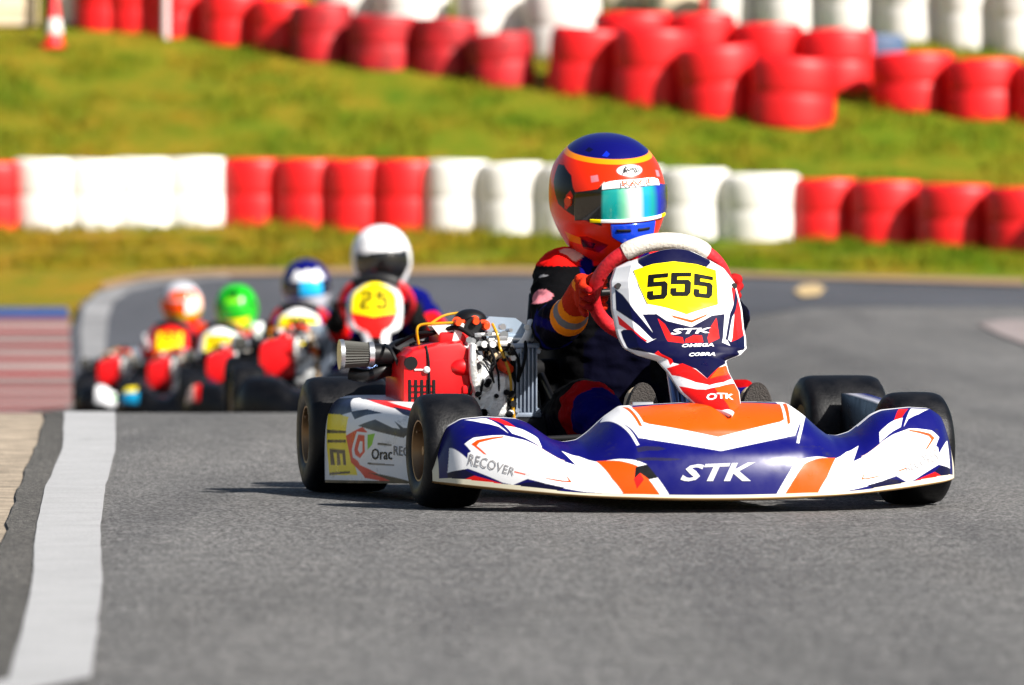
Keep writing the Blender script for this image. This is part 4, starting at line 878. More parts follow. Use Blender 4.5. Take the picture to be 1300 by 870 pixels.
def build_kart(c):
    root = empty('racing_kart', c['loc'], c['rz'])
    tag(root, c['label'], 'racing kart', c.get('group'))
    S = lambda name, key, fn, par=root: link(name, shared(key, fn), par)
    S('chassis', 'ch', chassis_mesh); S('axle', 'ax', axle_mesh); S('seat', 'se', seat_mesh); S('floor_tray', 'fl', floor_mesh); S('fuel_tank', 'ft', tank_mesh)
    sw = S('steering_wheel', 'sw', wheel_rim_mesh); sw.location = (0, 0, c.get('pz', 0)); S('wheel_grip', 'swg' if c.get('hero') else 'swb', wheel_grip_mesh if c.get('hero') else (lambda: wheel_grip_mesh(M_BLK)), sw); S('spokes', 'sws', wheel_hub_mesh, sw)
    S('steering_column', 'sc', column_mesh); S('column_support', 'st', stay_mesh); S('pedal', 'pdl', lambda: pedal_mesh(1)); S('pedal', 'pdr', lambda: pedal_mesh(-1)); S('rear_bumper', 'rb', rear_bumper_mesh)
    for x, y, r, w, k in ((0, -.615, .140, .200, 'r'), (0, .615, .140, .200, 'r'), (1.05, -.550, .129, .135, 'f'), (1.05, .536, .129, .135, 'f')):
        sd_ = 1 if y > 0 else -1
        wh = empty('wheel', (x, y, r), 0, root)
        if k == 'f': wh.rotation_euler = (0, 0, R(3.0))
        S('tyre', 'ty'+k, lambda: tyre_mesh(r, w), wh); S('rim', 'ri'+k+str(sd_), lambda: rim_mesh(w, sd_), wh)
    en = empty('engine', (0, 0, 0), 0, root)
    S('fan_shroud', 'esh', eng_shroud, en)
    for n, f in ENG: S(n, 'e'+n, f, en)
    if c.get('hero'): S('cooling_slots', 'ev', eng_vents, en); S('bolt_head', 'eb', eng_bolt, en)
    af = S('air_filter', 'ef', eng_filter); S('filter_ring', 'efr', eng_filter_rings, af); S('filter_ring', 'efs', lambda: eng_filter_rings(False), af)
    if c.get('hero'):
        nf = link('front_fairing', nose_mesh(ART['nose'], 'blue', 900, 200, 'h'), root)
        for t, col in (('STK', 'silver'), ('RECOVER', 'faint')): text_on('lettering', t, nose_surf, ART['nose_txt'][t],   .0012, col, M_PLATE, nf, SG['nose'], bold=.03 if t == 'STK' else 0, shear=.06 if t == 'STK' else 0)
        q = [(-b, v) for b, v in ART['nose_txt']['RECOVER']]; text_on('lettering', 'RECOVER', nose_surf, [q[1], q[0], q[3], q[2]], .0012, 'faint', M_PLATE, nf, SG['nose'], bold=0)
        sf = link('steering_fairing', panel_mesh(ART['panel'], 'white', 300, 420), root)
        patch('number_plate', panel_surf, ART['plate'], .0025, 'yellow', M_PLATE, sf, SG['panel'])
        for q in ART['digits']: patch('digit', panel_surf, quad_map(q, FIVE), .0045, 'black', M_PLATE, sf, SG['panel'], res=6)
        for t, col in (('STK', 'white'), ('OMEGA', 'white'), ('COBRA', 'white'), ('OTK', 'white')): text_on('lettering', t, panel_surf, ART['panel_txt'][t], .0015, col, M_PLATE, sf, SG['panel'], bold=.03, shear=.05)
        for y, z in ((-.150, .50), (.128, .50)):
            i = min(range(400), key=lambda k: abs(_pvz[1][k]-z)); v0 = _pvz[0][i]; p = panel_surf(np.array(-.93 if y < 0 else .93), np.array(v0))
            mb = MB(); mb.cyl(p+np.array([-.01, 0, 0]), p+np.array([.008, 0, .002]), .007, n=10); mb.build('panel_clip', M_BLK, sf)
        pr = link('side_fairing', pod_mesh(ART['pod'], 'white', -1, 320, 120), root)
        for t, col in (('Orac', 'black'), ('RECOVER', 'grey')): text_on('lettering', t, lambda u, v: pod_surf(u, v, -1), ART['pod_txt'][t], .0016, col, M_PLATE, pr, SG['pod'], bold=.01)
        link('side_fairing', pod_mesh(POD_L, 'white', 1, 160, 60), root)
    else:
        link('front_fairing', nose_mesh(c['nose'], c['nose_base'], 160, 30, 'b'), root)
        sf = link('steering_fairing', panel_mesh(c['panel'], c['panel_base'], 70, 90), root); sf.scale = (.82, .80, .86); sf.location = (1.08*.18, 0, .56*.14+c.get('pz', 0))
        patch('number_plate', panel_surf, c['plate'], .0025, 'yellow', M_PLATE, sf, SG['panel'], res=26)
        for d, q in c['digits']: patch('digit', panel_surf, quad_map(q, d), .008, 'black', M_PLATE, sf, SG['panel'], res=8)
        link('side_fairing', pod_mesh(c['pod'], c['pod_base'], -1, 60, 24), root); link('side_fairing', pod_mesh(c['pod'], c['pod_base'], 1, 60, 24), root)
    return root
SG = dict(nose=1, panel=1, pod=1)
POD_L = [('blue', [(0, .5), (.3, .6), (.5, 1), (0, 1)]), ('red', [(.5, .55), (1.1, .5), (1.1, .62), (.6, .72)]), ('navy', [(0, 0), (1, 0), (1, .3), (0, .2)]), ('blue', [(.85, .75), (1.1, .75), (1.1, 1.1), (.85, 1.1)])]

# ---------------------------------------------------------------- drivers
def body_mesh(P):
    g = lambda k: Vector(P[k])
    hip = g('hip'); ch = g('chest'); nk = g('neck'); caps = []
    caps.append((hip+Vector((0, -.07, 0)), .105, hip+Vector((0, .07, 0)), .105))
    mid = hip.lerp(ch, .5)
    caps.append((hip, .135, mid, .135, ((1, 0, .3), .85))); caps.append((mid, .135, ch, .155, ((1, 0, .3), .78)))
    caps.append((ch, .13, nk, .075)); caps.append((nk, .062, g('head'), .06)); caps.append((g('head'), .085, g('head')+Vector((.02, 0, .04)), .085))
    for s in ('R', 'L'):
        sh = g('sh'+s); el = g('el'+s); wr = g('wr'+s); kn = g('kn'+s); an = g('an'+s); hp = hip+Vector((.03, -.09 if s == 'R' else .09, 0))
        caps += [(nk.lerp(ch, .35), .07, sh, .072), (sh, .074, sh.lerp(el, .5), .064), (sh.lerp(el, .5), .064, el, .054), (el, .054, el.lerp(wr, .45), .050), (el.lerp(wr, .45), .046, wr, .031), (ch, .11, sh, .075)]
        caps += [(hp, .10, hp.lerp(kn, .5), .088), (hp.lerp(kn, .5), .088, kn, .064), (kn, .066, kn.lerp(an, .4), .060), (kn.lerp(an, .4), .060, an, .042)]
    return organic('person', caps, .0055, M_SUIT, wrinkle=.008, wsize=.05, iters=6)
def paint_body(me, rules, base):
    X = coords(me).astype(float); C = np.empty((len(X), 4)); C[:] = PAL[base]
    for col, fn in rules: C[fn(X)] = PAL[col]
    setcol(me, C)
def near(p, rx, ry, rz): return lambda X: ((X[:, 0]-p[0])/rx)**2+((X[:, 1]-p[1])/ry)**2+((X[:, 2]-p[2])/rz)**2 < 1
def seg_t(X, a, b):
    a = np.array(a, float); b = np.array(b, float); d = b-a; t = (X-a)@d/(d@d); q = a+np.clip(t, 0, 1)[:, None]*d; return t, np.linalg.norm(X-q, axis=1)
POSE = dict(hip=(.22, .005, .165), chest=(.17, .008, .42), neck=(.175, .005, .575), head=(.195, -.008, .70), shR=(.18, -.112, .520), elR=(.42, -.180, .402), wrR=(.665, -.188, .435),
            shL=(.18, .140, .520), elL=(.42, .240, .425), wrL=(.665, .178, .436), knR=(.74, -.155, .215), knL=(.74, .200, .215), anR=(1.04, -.115, .125), anL=(1.04, .150, .125))
def suit_rules(P, c):
    def on(a, b, t0, t1, r): 
        def f(X):
            t, d = seg_t(X, P[a], P[b]); return (t > t0) & (t < t1) & (d < r)
        return f
    rules = []
    rules.append((c['side'], lambda X: (np.abs(X[:, 1]) > .08) & (X[:, 2] > .2) & (X[:, 2] < .55)))
    for s, sy in (('R', -1), ('L', 1)):
        rules.append((c['arm'], on('sh'+s, 'el'+s, -1.2, 1.3, .12)))
        rules.append((c['fore'], on('el'+s, 'wr'+s, .08, 2, .085)))
        rules.append((c['stripe'], on('el'+s, 'wr'+s, .06, .16, .085)))
        rules.append((c['shin'], on('kn'+s, 'an'+s, -.25, 2, .10)))
        rules.append((c['knee'], on('kn'+s, 'an'+s, -.35, .12, .10)))
    rules.append((c['yoke'], lambda X: (X[:, 2] > .548) & (np.abs(X[:, 1]) < .20)))
    rules.append((c['collar'], lambda X: (X[:, 2] > .570) & (np.abs(X[:, 1]) < .075)))
    rules.append((c['piping'], lambda X: (X[:, 2] > .50) & (X[:, 0] > .19) & (np.abs(np.abs(X[:, 1]-.01)-.072-.25*(.57-X[:, 2])) < .016)))
    return rules
def glove_mesh(side, m_name='g'):
    """gloved right/left hand closed round the wheel rim"""
    ang = R(180+6) if side == 'R' else R(-6); c = wpt(ang); t = (wpt(ang+.05)-wpt(ang-.05)).normalized()
    if t.z < 0: t = -t
    out = (c-WC).normalized(); back = -WN if WN.x > 0 else WN        # back = towards the driver
    if back.x > 0: back = -back
    r = .0165+.011; caps = []
    pw = Vector(POSE['wr'+side]); palm = c+back*.030+out*.022
    for k, (o, ln, rr) in enumerate(((.036, .92, .0098), (.013, 1.0, .0104), (-.011, .96, .0102), (-.034, .80, .0092))):
        b = c+t*o; pts = []
        for a in np.linspace(-25, 205*ln, 5): pts.append(b+(out*math.cos(R(a))*1.0-back*math.sin(R(a)))*r if False else b+(back*math.cos(R(a-40))+out*math.cos(R(a-130)))*r)
        caps.append((palm+t*o*.95+out*.006, rr*1.25, pts[0]+out*.004, rr*1.15))
        for i in range(4): caps.append((pts[i], rr*(1.12-.06*i), pts[i+1], rr*(1.06-.06*i)))
        caps.append((pts[1], rr*1.28, pts[1]+t*.001, rr*1.28))
    caps.append((palm+t*.028, .019, palm-t*.028, .018)); caps.append((palm+t*.022, .02, palm+back*.03-t*.005, .022)); caps.append((palm-t*.024, .018, palm+back*.03-t*.01, .022))
    th0 = palm+back*.012+t*.012-out*.020; th1 = c+back*.022-out*.022+t*.040; th2 = c-out*.020-back*.006+t*.058
    caps += [(palm+back*.02, .018, th0, .015), (th0, .015, th1, .0125), (th1, .0125, th2, .0105)]
    caps.append((palm+back*.03-t*.007, .024, pw+(palm-pw)*.1, .037))
    caps.append((pw+(palm-pw)*.2, .037, pw-(palm-pw)*.12, .046))
    return organic('glove', caps, .0023, M_GLOVE, iters=3), c, t, out, back, pw, palm
def shoe_mesh(s):
    an = Vector(POSE['an'+s]); y = an.y; caps = [((1.055, y, .070), .036, (1.075, y, .16), .040), ((1.075, y, .16), .042, (1.098, y+.004, .238), .038), ((1.045, y, .10), .043, an, .048), ((1.05, y, .16), .038, (1.03, y, .15), .045)]
    return organic('shoe', caps, .005, M_SHOE, iters=4)
def sole_mesh(s):
    y = POSE['an'+s][1]; n = 36; mb = MB(); L = []
    for (k, dx) in ((1.0, -.010), (1.06, -.004), (1.06, .006), (.95, .012)):
        ring = []
        for i in range(n):
            a = 2*math.pi*i/n; zz = math.sin(a); w = .041*(1+.12*zz-.10*math.cos(2*a)*0); yy = math.cos(a)*w*k; z = .158+zz*.125*(1 if zz > 0 else 1)*(.97+.03*k)
            x = 1.118+.19*(z-.15)+dx; ring.append(mb.bm.verts.new((x, y+yy, z)))
        L.append(ring)
    for A, B in zip(L, L[1:]):
        for i in range(n): mb.bm.faces.new((A[i], A[(i+1) % n], B[(i+1) % n], B[i]))
    mb.bm.faces.new(L[0][::-1]); mb.bm.faces.new(L[-1]); return mb.mesh('sole', M_SOLE)
def helmet_mesh(polys, base, nu, nv, off=0.):
    u = np.linspace(-180, 180, nu); v = np.linspace(-62, 90, nv); U, V = np.meshgrid(u, v, indexing='ij')
    P = helmet_local(np.radians(U), np.radians(V), off); C = paint(U, V, polys, base)
    # rolled lower rim
    Q = P[:, :1, :].copy()*np.array([.90, .90, 1]); P = np.concatenate([Q+np.array([0, 0, .012]), Q, P], 1); K = C[:, :1].copy(); K[:] = PAL['black']; C = np.concatenate([K, K, C], 1)
    me = grid_mesh('helmet', P, C, M_HELM)
    bm = bmesh.new(); bm.from_mesh(me); bmesh.ops.remove_doubles(bm, verts=bm.verts, dist=1e-5); bm.to_mesh(me); bm.free()
    for f in me.polygons: f.use_smooth = True
    return me
def shell_patch(name, u0, u1, lo, hi, off, m, colfn, nu=120, nv=36):
    """curved shield on the helmet: azimuth u0..u1, lower and upper elevations as functions of azimuth"""
    u = np.linspace(u0, u1, nu); t = np.linspace(0, 1, nv); U, T = np.meshgrid(u, t, indexing='ij'); V = lo(U)*(1-T)+hi(U)*T
    e = np.minimum(np.minimum(T, 1-T)*nv/1.5, np.minimum(U-u0, u1-U)*nu/(u1-u0)/1.5); O_ = np.where(e < .5, -.002, off)
    P = helmet_local(np.radians(U), np.radians(V), 0); d = helmet_local(np.radians(U), np.radians(V), .01)-P; P = P+d*(O_[..., None]/.01)
    return grid_mesh(name, P, colfn(U, V, T) if colfn else None, m)
def visor_mat():
    m, nt, b = nodes_mat('mirror_visor'); a = nt.nodes.new('ShaderNodeAttribute'); a.attribute_name = 'Col'; nt.links.new(a.outputs[0], b.inputs['Base Color'])
    b.inputs['Metallic'].default_value = .35; b.inputs['Roughness'].default_value = .16; b.inputs['Coat Weight'].default_value = 1.; return m
M_VIS = visor_mat()
M_DVIS = mat('smoke_visor', attr='Col', rough=.08, coat=1.)
def mirror(p): return [(-a, b) for a, b in p]

# ---------------------------------------------------------------- the leading kart and its driver
PSI = R(10.5); RZ = math.atan2(-math.cos(PSI), math.sin(PSI)); KLOC = (.20, 15.02, .0035)
build_kart(dict(hero=True, loc=KLOC, rz=RZ, label='orange, blue and white racing kart numbered 555 on yellow, leading the pack'))

def build_person(loc, rz, label, suit, glove_col, group=None, hel=None, detail=False, yaw=HEL_YAW, pitch=HEL_PITCH, roll=HEL_ROLL, hoff=(0, 0, 0)):
    me = shared('body', lambda: body_mesh(POSE)).copy()
    paint_body(me, suit_rules(POSE, suit)+suit.get('extra', []), suit['torso'])
    o = link('person', me); o.location = loc; o.rotation_euler = (0, 0, rz); tag(o, label, 'person', group)
    for s in ('R', 'L'):
        if 'glove'+s not in CACHE: CACHE['glove'+s] = glove_mesh(s)
        g, c, t, out, back, pw, palm = CACHE['glove'+s]; g = g.copy(); X = coords(g).astype(float); C = np.empty((len(X), 4)); C[:] = PAL[glove_col[0]]
        if detail:
            tt = (X-np.array(c))@np.array(t); bb = (X-np.array(c))@np.array(back); oo = (X-np.array(c))@np.array(out)
            C[(bb < -.004) & (np.abs((tt/.0225+.5) % 1-.5) > .36)] = PAL['darkred']; C[(bb > .022) & (np.abs(tt-.02) < .012)] = PAL['amber']; C[bb < -.020] = PAL['darkred']
            if s == 'L': C[:] = PAL['darkred']
        _, d = seg_t(X, pw+(palm-pw)*.22, pw-(palm-pw)*.3); t2, _ = seg_t(X, palm, pw)
        C[t2 > .62] = PAL[glove_col[1]]
        if detail: C[(t2 > .80) & (t2 < .98)] = PAL['grey']
        setcol(g, C); link('glove', g, o)
        sh = link('shoe', shared('shoe'+s, lambda: shoe_mesh(s)), o); link('sole', shared('sole'+s, lambda: sole_mesh(s)), sh)
    hm = helmet_mesh(hel['polys'], hel['base'], 640 if detail else 140, 320 if detail else 70)
    h = link('helmet', hm, o)
    a, b, g_ = R(yaw), R(pitch), R(roll)
    Mx = Matrix.Rotation(a, 4, 'Z') @ Matrix.Rotation(b, 4, 'Y') @ Matrix.Rotation(g_, 4, 'X'); Mx.translation = Vector(HEL_C)+Vector(hoff); h.matrix_local = Mx
    return o, h
HP = []
SIDE = [(36, 12), (42, 12), (58, 8), (66, 16), (72, 27), (90, 34), (104, 32), (100, 14), (86, -2), (66, -8), (34, -14)]
for f in (lambda p: p, mirror):
    HP += [('black', f(SIDE)), ('peach', f([(61, 8.5), (53, 12.5), (47, 10.5), (38, 11.5), (36, 22), (32, 26), (31, 22), (34, 10), (43, 8), (58, 5)])),
           ('red', f([(76, -4), (74, 8), (69, 13), (65, 9), (67, 1), (73, -5)])),
           ('darkred', f([(62, -27), (52, -25), (30, -31), (42, -41), (62, -39)])), ('navy', f([(60, -29), (44, -31), (48, -37), (62, -37)])), ('amber', f([(84, -26), (61, -28), (63, -35), (82, -35)])),
           ('pink', f([(38, 26), (46, 24), (48, 30), (40, 32)]))]
ring_ = lambda e, n=60: [(-180+360*i/n, e+5*math.cos(R(-180+360*i/n)*1)*0) for i in range(n+1)]+[(180, 95), (-180, 95)]
HP += [('amber', ring_(43.5)), ('blue', ring_(49.5)), ('royal', [(-38, 53), (-30, 52), (-26, 56), (-32, 60)]), ('navy', [(-70, 56), (-60, 55), (-56, 60), (-68, 62)]), ('navy', [(70, 52), (84, 52), (84, 60), (72, 60)])]
arai = [(7*math.cos(k*math.pi/12)*2.4-1, 37+5.6*math.sin(k*math.pi/12)) for k in range(24)]
HP += [('grey', [(a*1.05+.05, 37+(b-37)*1.12) for a, b in arai]), ('white', arai)]
suit_main = dict(torso='suitdark', side='black', arm='black', fore='suitdark', stripe='suitblue', shin='suitblue', knee='darkred', yoke='red', collar='black', piping='blue')
pA = near((.36, -.232, .475), .075, .06, .024); pB = near((.31, -.22, .525), .055, .05, .008); pC = near((.22, -.10, .575), .022, .03, .03)
suit_main['extra'] = [('pink', lambda X: pA(X) & (X[:, 2] > .458)), ('grey', pB), ('blue', lambda X: (X[:, 1] < -.10) & (X[:, 0] > .40) & (np.abs(X[:, 2]-.425+.15*(X[:, 0]-.45)) < .012)), ('peach', pC)]
drv, helm = build_person(KLOC, RZ, 'driver in a dark suit with an orange helmet and mirrored visor, steering kart 555', suit_main, ('glove', 'amber'), hel=dict(polys=HP, base='helmet'), detail=True)
# visor, tear-off strip, chin vent, lettering
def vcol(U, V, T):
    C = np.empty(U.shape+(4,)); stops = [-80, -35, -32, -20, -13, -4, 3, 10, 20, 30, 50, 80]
    cols = ['black', 'black', 'teal', 'teal', 'mint', 'white', 'white', 'sky', 'teal', 'royal', 'blue', 'black']  # coating tints; the white middle band is a sun reflection painted into the colour
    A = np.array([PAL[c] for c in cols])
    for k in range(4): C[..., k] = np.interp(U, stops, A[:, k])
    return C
vlo = lambda U: -7.5-4.5*(np.abs(U)/60)**2; vhi = lambda U: 27-8*(np.abs(U)/38)**4*(np.abs(U) < 38)-np.where(np.abs(U) >= 38, 8+ (np.abs(U)-38)*.25, 0)
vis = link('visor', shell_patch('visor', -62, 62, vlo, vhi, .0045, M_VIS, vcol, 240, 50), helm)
def const(c):
    def f(U, V, T): C = np.empty(U.shape+(4,)); C[:] = PAL[c]; return C
    return f
link('visor_strip', shell_patch('visor_strip', -35, 35, lambda U: 19.5+0*U-2.5*(np.abs(U)/35)**3, lambda U: 28-5*(np.abs(U)/35)**4, .0065, M_PLATE, const('white'), 80, 14), vis)
link('tear_off_edge', shell_patch('tear_off_edge', -46, 46, lambda U: -10-1.5*(np.abs(U)/46)**2, lambda U: -6.5-1.5*(np.abs(U)/46)**2, .0068, M_PLATE, lambda U, V, T: np.where((np.abs(U) > 34)[..., None], np.array(PAL['yellow']), np.array(PAL['white'])), 100, 8), vis)
hs = lambda u, v: helmet_local(np.radians(u), np.radians(v), 0.)
chm = mat('blue_chrome', PAL['cobalt'], rough=.15, metal=.35, coat=1.)
cv = link('chin_vent', shell_patch('chin_vent', -26, 26, lambda U: -31+9*(np.abs(U)/26)**2, lambda U: -10.5-.8*(np.abs(U)/26), .005, chm, None, 60, 24), helm)
for sgn in (-1, 1): link('vent_slot', shell_patch('vent_slot', -10+11*sgn-2+2, 6+11*sgn, lambda U: -17.6+0*U, lambda U: -14.6+0*U, .0075, M_MATBLK, None, 16, 5), cv)
text_on('lettering', 'Arai', hs, [(-11, 33.6), (9, 33.6), (9, 40.8), (-11, 40.8)], .0055, 'black', M_PLATE, helm, 1, du=1, dv=1, bold=.02)
text_on('lettering', 'RACE', hs, [(-14, 21.3), (20, 21.3), (20, 26.3), (-14, 26.3)], .0125, 'orange', M_PLATE, helm, 1, du=1, dv=1, bold=.0)
for s in (-1, 1):
    pth = hs(np.array(70.*s), np.array(3.)); mb = MB(); mb.cyl(pth*.98, pth*1.03, .013, .011, 20); mb.build('visor_pivot', M_ORG if s < 0 else M_BLK, helm)

# ---------------------------------------------------------------- the chasing karts
PLATE_B = [(-.80, .67), (-.84, .80), (-.80, .90), (-.5, .975), (-.2, .995), (.2, .995), (.5, .975), (.80, .90), (.84, .80), (.80, .67), (0, .63)]
def dq(u0, u1, v0=.72, v1=.88): return [(u0, v0), (u1, v0), (u1, v1), (u0, v1)]
def place(d, hx, rz):
    """kart origin so that its helmet stands at column hx (photo pixels) at distance d"""
    hw = Vector(HEL_C); X = (hx-650)/7800*d; a = rz
    ox = math.cos(a)*hw.x-math.sin(a)*hw.y; oy = math.sin(a)*hw.x+math.cos(a)*hw.y
    x, y = X-ox, d-oy; return (x, y, float(ground_z(x, y))+.012)
SUITB = dict(torso='suitblue', side='suitblue', arm='royal', fore='suitdark', stripe='red', shin='suitblue', knee='suitdark', yoke='suitblue', collar='black', piping='red')
vb = lambda lo, hi, w=70: [(-w, lo), (w, lo), (w, hi), (-w, hi)]
full = lambda lo, hi: [(-181, lo), (181, lo), (181, hi), (-181, hi)]
BG = [
 dict(yawk=-11.5, pz=.03, d=27.5, hx=484, klabel='black racing kart numbered 25 on a yellow plate, second in line', plabel='driver in a plain white helmet with black visor, in the kart numbered 25',
      nose=[], nose_base='black', pod=[], pod_base='black', panel_base='white', panel=[('red', [(-.8, .60), (-.9, .72), (.9, .72), (.8, .60), (.5, .36), (-.5, .36)]), ('black', [(-.45, 0), (-.45, .36), (.45, .36), (.45, 0)])],
      digits=[(TWO, dq(-.50, -.07, .70, .90)), (FIVE, dq(.07, .50, .70, .90))], suit=dict(SUITB, arm='suitblue', fore='red', side='suitdark', torso='suitdark'), glove=('black', 'black'),
      hel=dict(base='white', polys=[('black', vb(-8, 22, 62)), ('black', [(-60, -8), (60, -8), (40, -28), (-40, -28)]), ('black', [(-52, 40), (-44, 40), (-44, 46), (-52, 46)]), ('black', [(44, 40), (52, 40), (52, 46), (44, 46)])]), vis='black', yaw=6),
 dict(yawk=-12, pz=.02, d=33.7, hx=389, klabel='racing kart with a yellow plate just behind and left of kart 25', plabel='driver in a blue and white helmet with a bright cyan visor',
      nose=[('peach', [(-.98, .2), (-.9, .2), (-.9, .8), (-.98, .8)]), ('red', [(-.9, .2), (-.84, .2), (-.84, .8), (-.9, .8)])], nose_base='black', pod=[('white', [(0, .1), (.35, .1), (.3, .8), (0, .8)]), ('red', [(.12, .1), (.2, .1), (.2, .8), (.12, .8)])], pod_base='navy', panel_base='white', panel=[('yellow', [(-.9, .55), (-.9, .9), (.9, .9), (.9, .55), (0, .45)]), ('navy', [(-1, 0), (-1, .3), (1, .3), (1, 0)])],
      digits=[(TWO, dq(-.45, -.2)), (FIVE, dq(-.12, .12)), (FIVE, dq(.2, .45))], suit=dict(SUITB, arm='royal', fore='royal'), glove=('black', 'black'),
      hel=dict(base='blue', polys=[('white', [(-48, 24), (48, 24), (40, 52), (20, 46), (0, 52), (-20, 46), (-40, 52)]), ('black', vb(-8, 20, 70)), ('silver', full(-40, -9))]), vis='sky', yaw=10),
 dict(yawk=-16, pz=-.015, d=38.6, hx=300, klabel='white racing kart with a yellow plate and black engine cap behind the blue helmet', plabel='driver in a bright green helmet, head low between two rivals',
      nose=[('yellow', [(-.95, .55), (-.78, .55), (-.78, .9), (-.95, .9)]), ('sky', [(-.95, .2), (-.75, .2), (-.75, .55), (-.95, .55)])], nose_base='black', pod=[('sky', [(0, .0), (.4, .0), (.3, .4), (0, .5)]), ('yellow', [(.1, .5), (.5, .5), (.5, .8), (.1, .8)])], pod_base='black', panel_base='white', panel=[('silver', [(-.95, .2), (-.95, .5), (.95, .5), (.95, .2)]), ('red', [(.7, .5), (1, .5), (1, .8), (.7, .8)])],
      digits=[(FIVE, dq(-.4, -.1)), (TWO, dq(.05, .35))], suit=dict(SUITB, torso='white', arm='white', fore='pink', yoke='white', side='white'), glove=('black', 'red'),
      hel=dict(base='green', polys=[('black', vb(-8, 22, 66)), ('lime', [(-30, 26), (30, 26), (20, 38), (-20, 38)]), ('black', [(-20, 44), (20, 44), (30, 62), (-30, 62)]), ('yellow', [(-40, -26), (40, -26), (40, -12), (-40, -12)])]), vis='green', yaw=4, hdz=-.035),
 dict(yawk=-13, pz=0., d=40.3, hx=231, klabel='racing kart with yellow plate at the rear of the pack, leftmost', plabel='driver in an orange and white helmet, last in the line of karts',
      nose=[('white', [(-.75, .15), (-.25, .15), (-.25, .95), (-.75, .95)]), ('green', [(-.6, .45), (-.4, .45), (-.4, .6), (-.6, .6)])], nose_base='black', pod=[('navy', [(0, .1), (.45, .1), (.4, .8), (0, .9)]), ('yellow', [(.5, .1), (.8, .1), (.8, .9), (.5, .9)])], pod_base='black', panel_base='red', panel=[('silver', [(-.95, .0), (-.95, .38), (.95, .38), (.95, .0)]), ('green', [(.3, .40), (.9, .40), (.9, .55), (.3, .55)])],
      digits=[(TWO, dq(-.4, -.1)), (FIVE, dq(.0, .25)), (FIVE, dq(.33, .55))], suit=dict(SUITB, torso='suitdark', arm='suitdark', fore='red', yoke='orange', side='darkred', collar='orange'), glove=('white', 'red'),
      hel=dict(base='silver', polys=[('orange', [(-60, 26), (60, 26), (50, 48), (0, 54), (-50, 48)]), ('orange', vb(-8, 22, 100)), ('peach', [(20, -8), (70, -8), (70, 30), (20, 30)]), ('orange', full(-30, -8)), ('white', [(0, -8), (30, -8), (20, 20), (2, 20)]), ('green', full(-18, -10)), ('red', full(-62, -30))]), vis=None, yaw=14),
]
for q in BG:
    rz = RZ+R(q['yawk']); loc = place(q['d'], q['hx'], rz)
    build_kart(dict(loc=loc, rz=rz, label=q['klabel'], group='karts chasing the leader', nose=q['nose'], nose_base=q['nose_base'], panel=q['panel'], panel_base=q['panel_base'], plate=PLATE_B if q['hx'] == 484 else [(-.66, .62), (-.74, .90), (.74, .90), (.66, .62)], digits=q['digits'], pod=q['pod'], pod_base=q['pod_base'], pz=q['pz']))
    o, h = build_person(loc, rz, q['plabel'], q['suit'], q['glove'], 'drivers of the chasing karts', hel=q['hel'], yaw=q['yaw'], hoff=(0, 0, q.get('hdz', 0)))
    if q['vis']: link('visor', shell_patch('visor', -62, 62, vlo, vhi, .0045, M_DVIS, (lambda U, V, T: np.where((np.abs(U-4) < 27)[..., None], np.array(PAL['sky']), np.array(PAL['navy']))) if q['vis'] == 'sky' else const(q['vis']), 40, 12), h)

# ---------------------------------------------------------------- barrels along the hillside
M_BR = mat('barrel_red', srgb(226, 18, 24), rough=.5, var=.22, vscale=2.2, bump=.2, bscale=9)
M_BRD = mat('barrel_red_worn', srgb(176, 14, 26), rough=.6, var=.65, vscale=3, bump=.3, bscale=9)
M_BW = mat('barrel_white', srgb(232, 228, 222), rough=.5, var=.08, vscale=2.2, bump=.2, bscale=9)
M_BC = mat('barrel_stained', srgb(226, 206, 176), rough=.6, var=.25, vscale=1.6, bump=.2, bscale=9)
for m_, a_ in ((M_BR, .45), (M_BRD, .6), (M_BW, .35), (M_BC, .5)): wear(m_, a_, 2.6, (.16, .10, .06, 1))
M_LID = mat('barrel_hollow', srgb(120, 116, 110), rough=.8)
def barrel_mesh(m, k):
    mb = MB(); h = 1.
    prof = [(0, .45), (.01, .475), (.04, .490), (.10, .497), (.22, .5), (.34, .5), (.45, .497), (.480, .489), (.495, .486), (.510, .489), (.54, .497), (.66, .5), (.80, .5), (.90, .495), (.95, .480), (.98, .455), (.99, .42), (.985, .38), (.95, .35), (.90, .25), (.90, .01)]
    x, y, d = mb._frame((0, 0, 1)); L = []
    for t, r in prof:
        ring = []
        for i in range(40):
            a = 2*math.pi*i/40; w = 1+.010*noise.noise(Vector((math.cos(a)*1.3, math.sin(a)*1.3, t*3+k*7)))
            ring.append(mb.bm.verts.new(Vector((math.cos(a)*r*w, math.sin(a)*r*w, t+.012*noise.noise(Vector((math.cos(a), math.sin(a), k*3.)))))))
        L.append(ring)
    for A, B in zip(L, L[1:]):
        for i in range(40): mb.bm.faces.new((A[i], A[(i+1) % 40], B[(i+1) % 40], B[i]))
    mb.bm.faces.new(L[0][::-1]); mb.bm.faces.new(L[-1]); return mb.mesh('barrel', m, 50)
ORD = ['first', 'second', 'third', 'fourth', 'fifth', 'sixth', 'seventh', 'eighth']
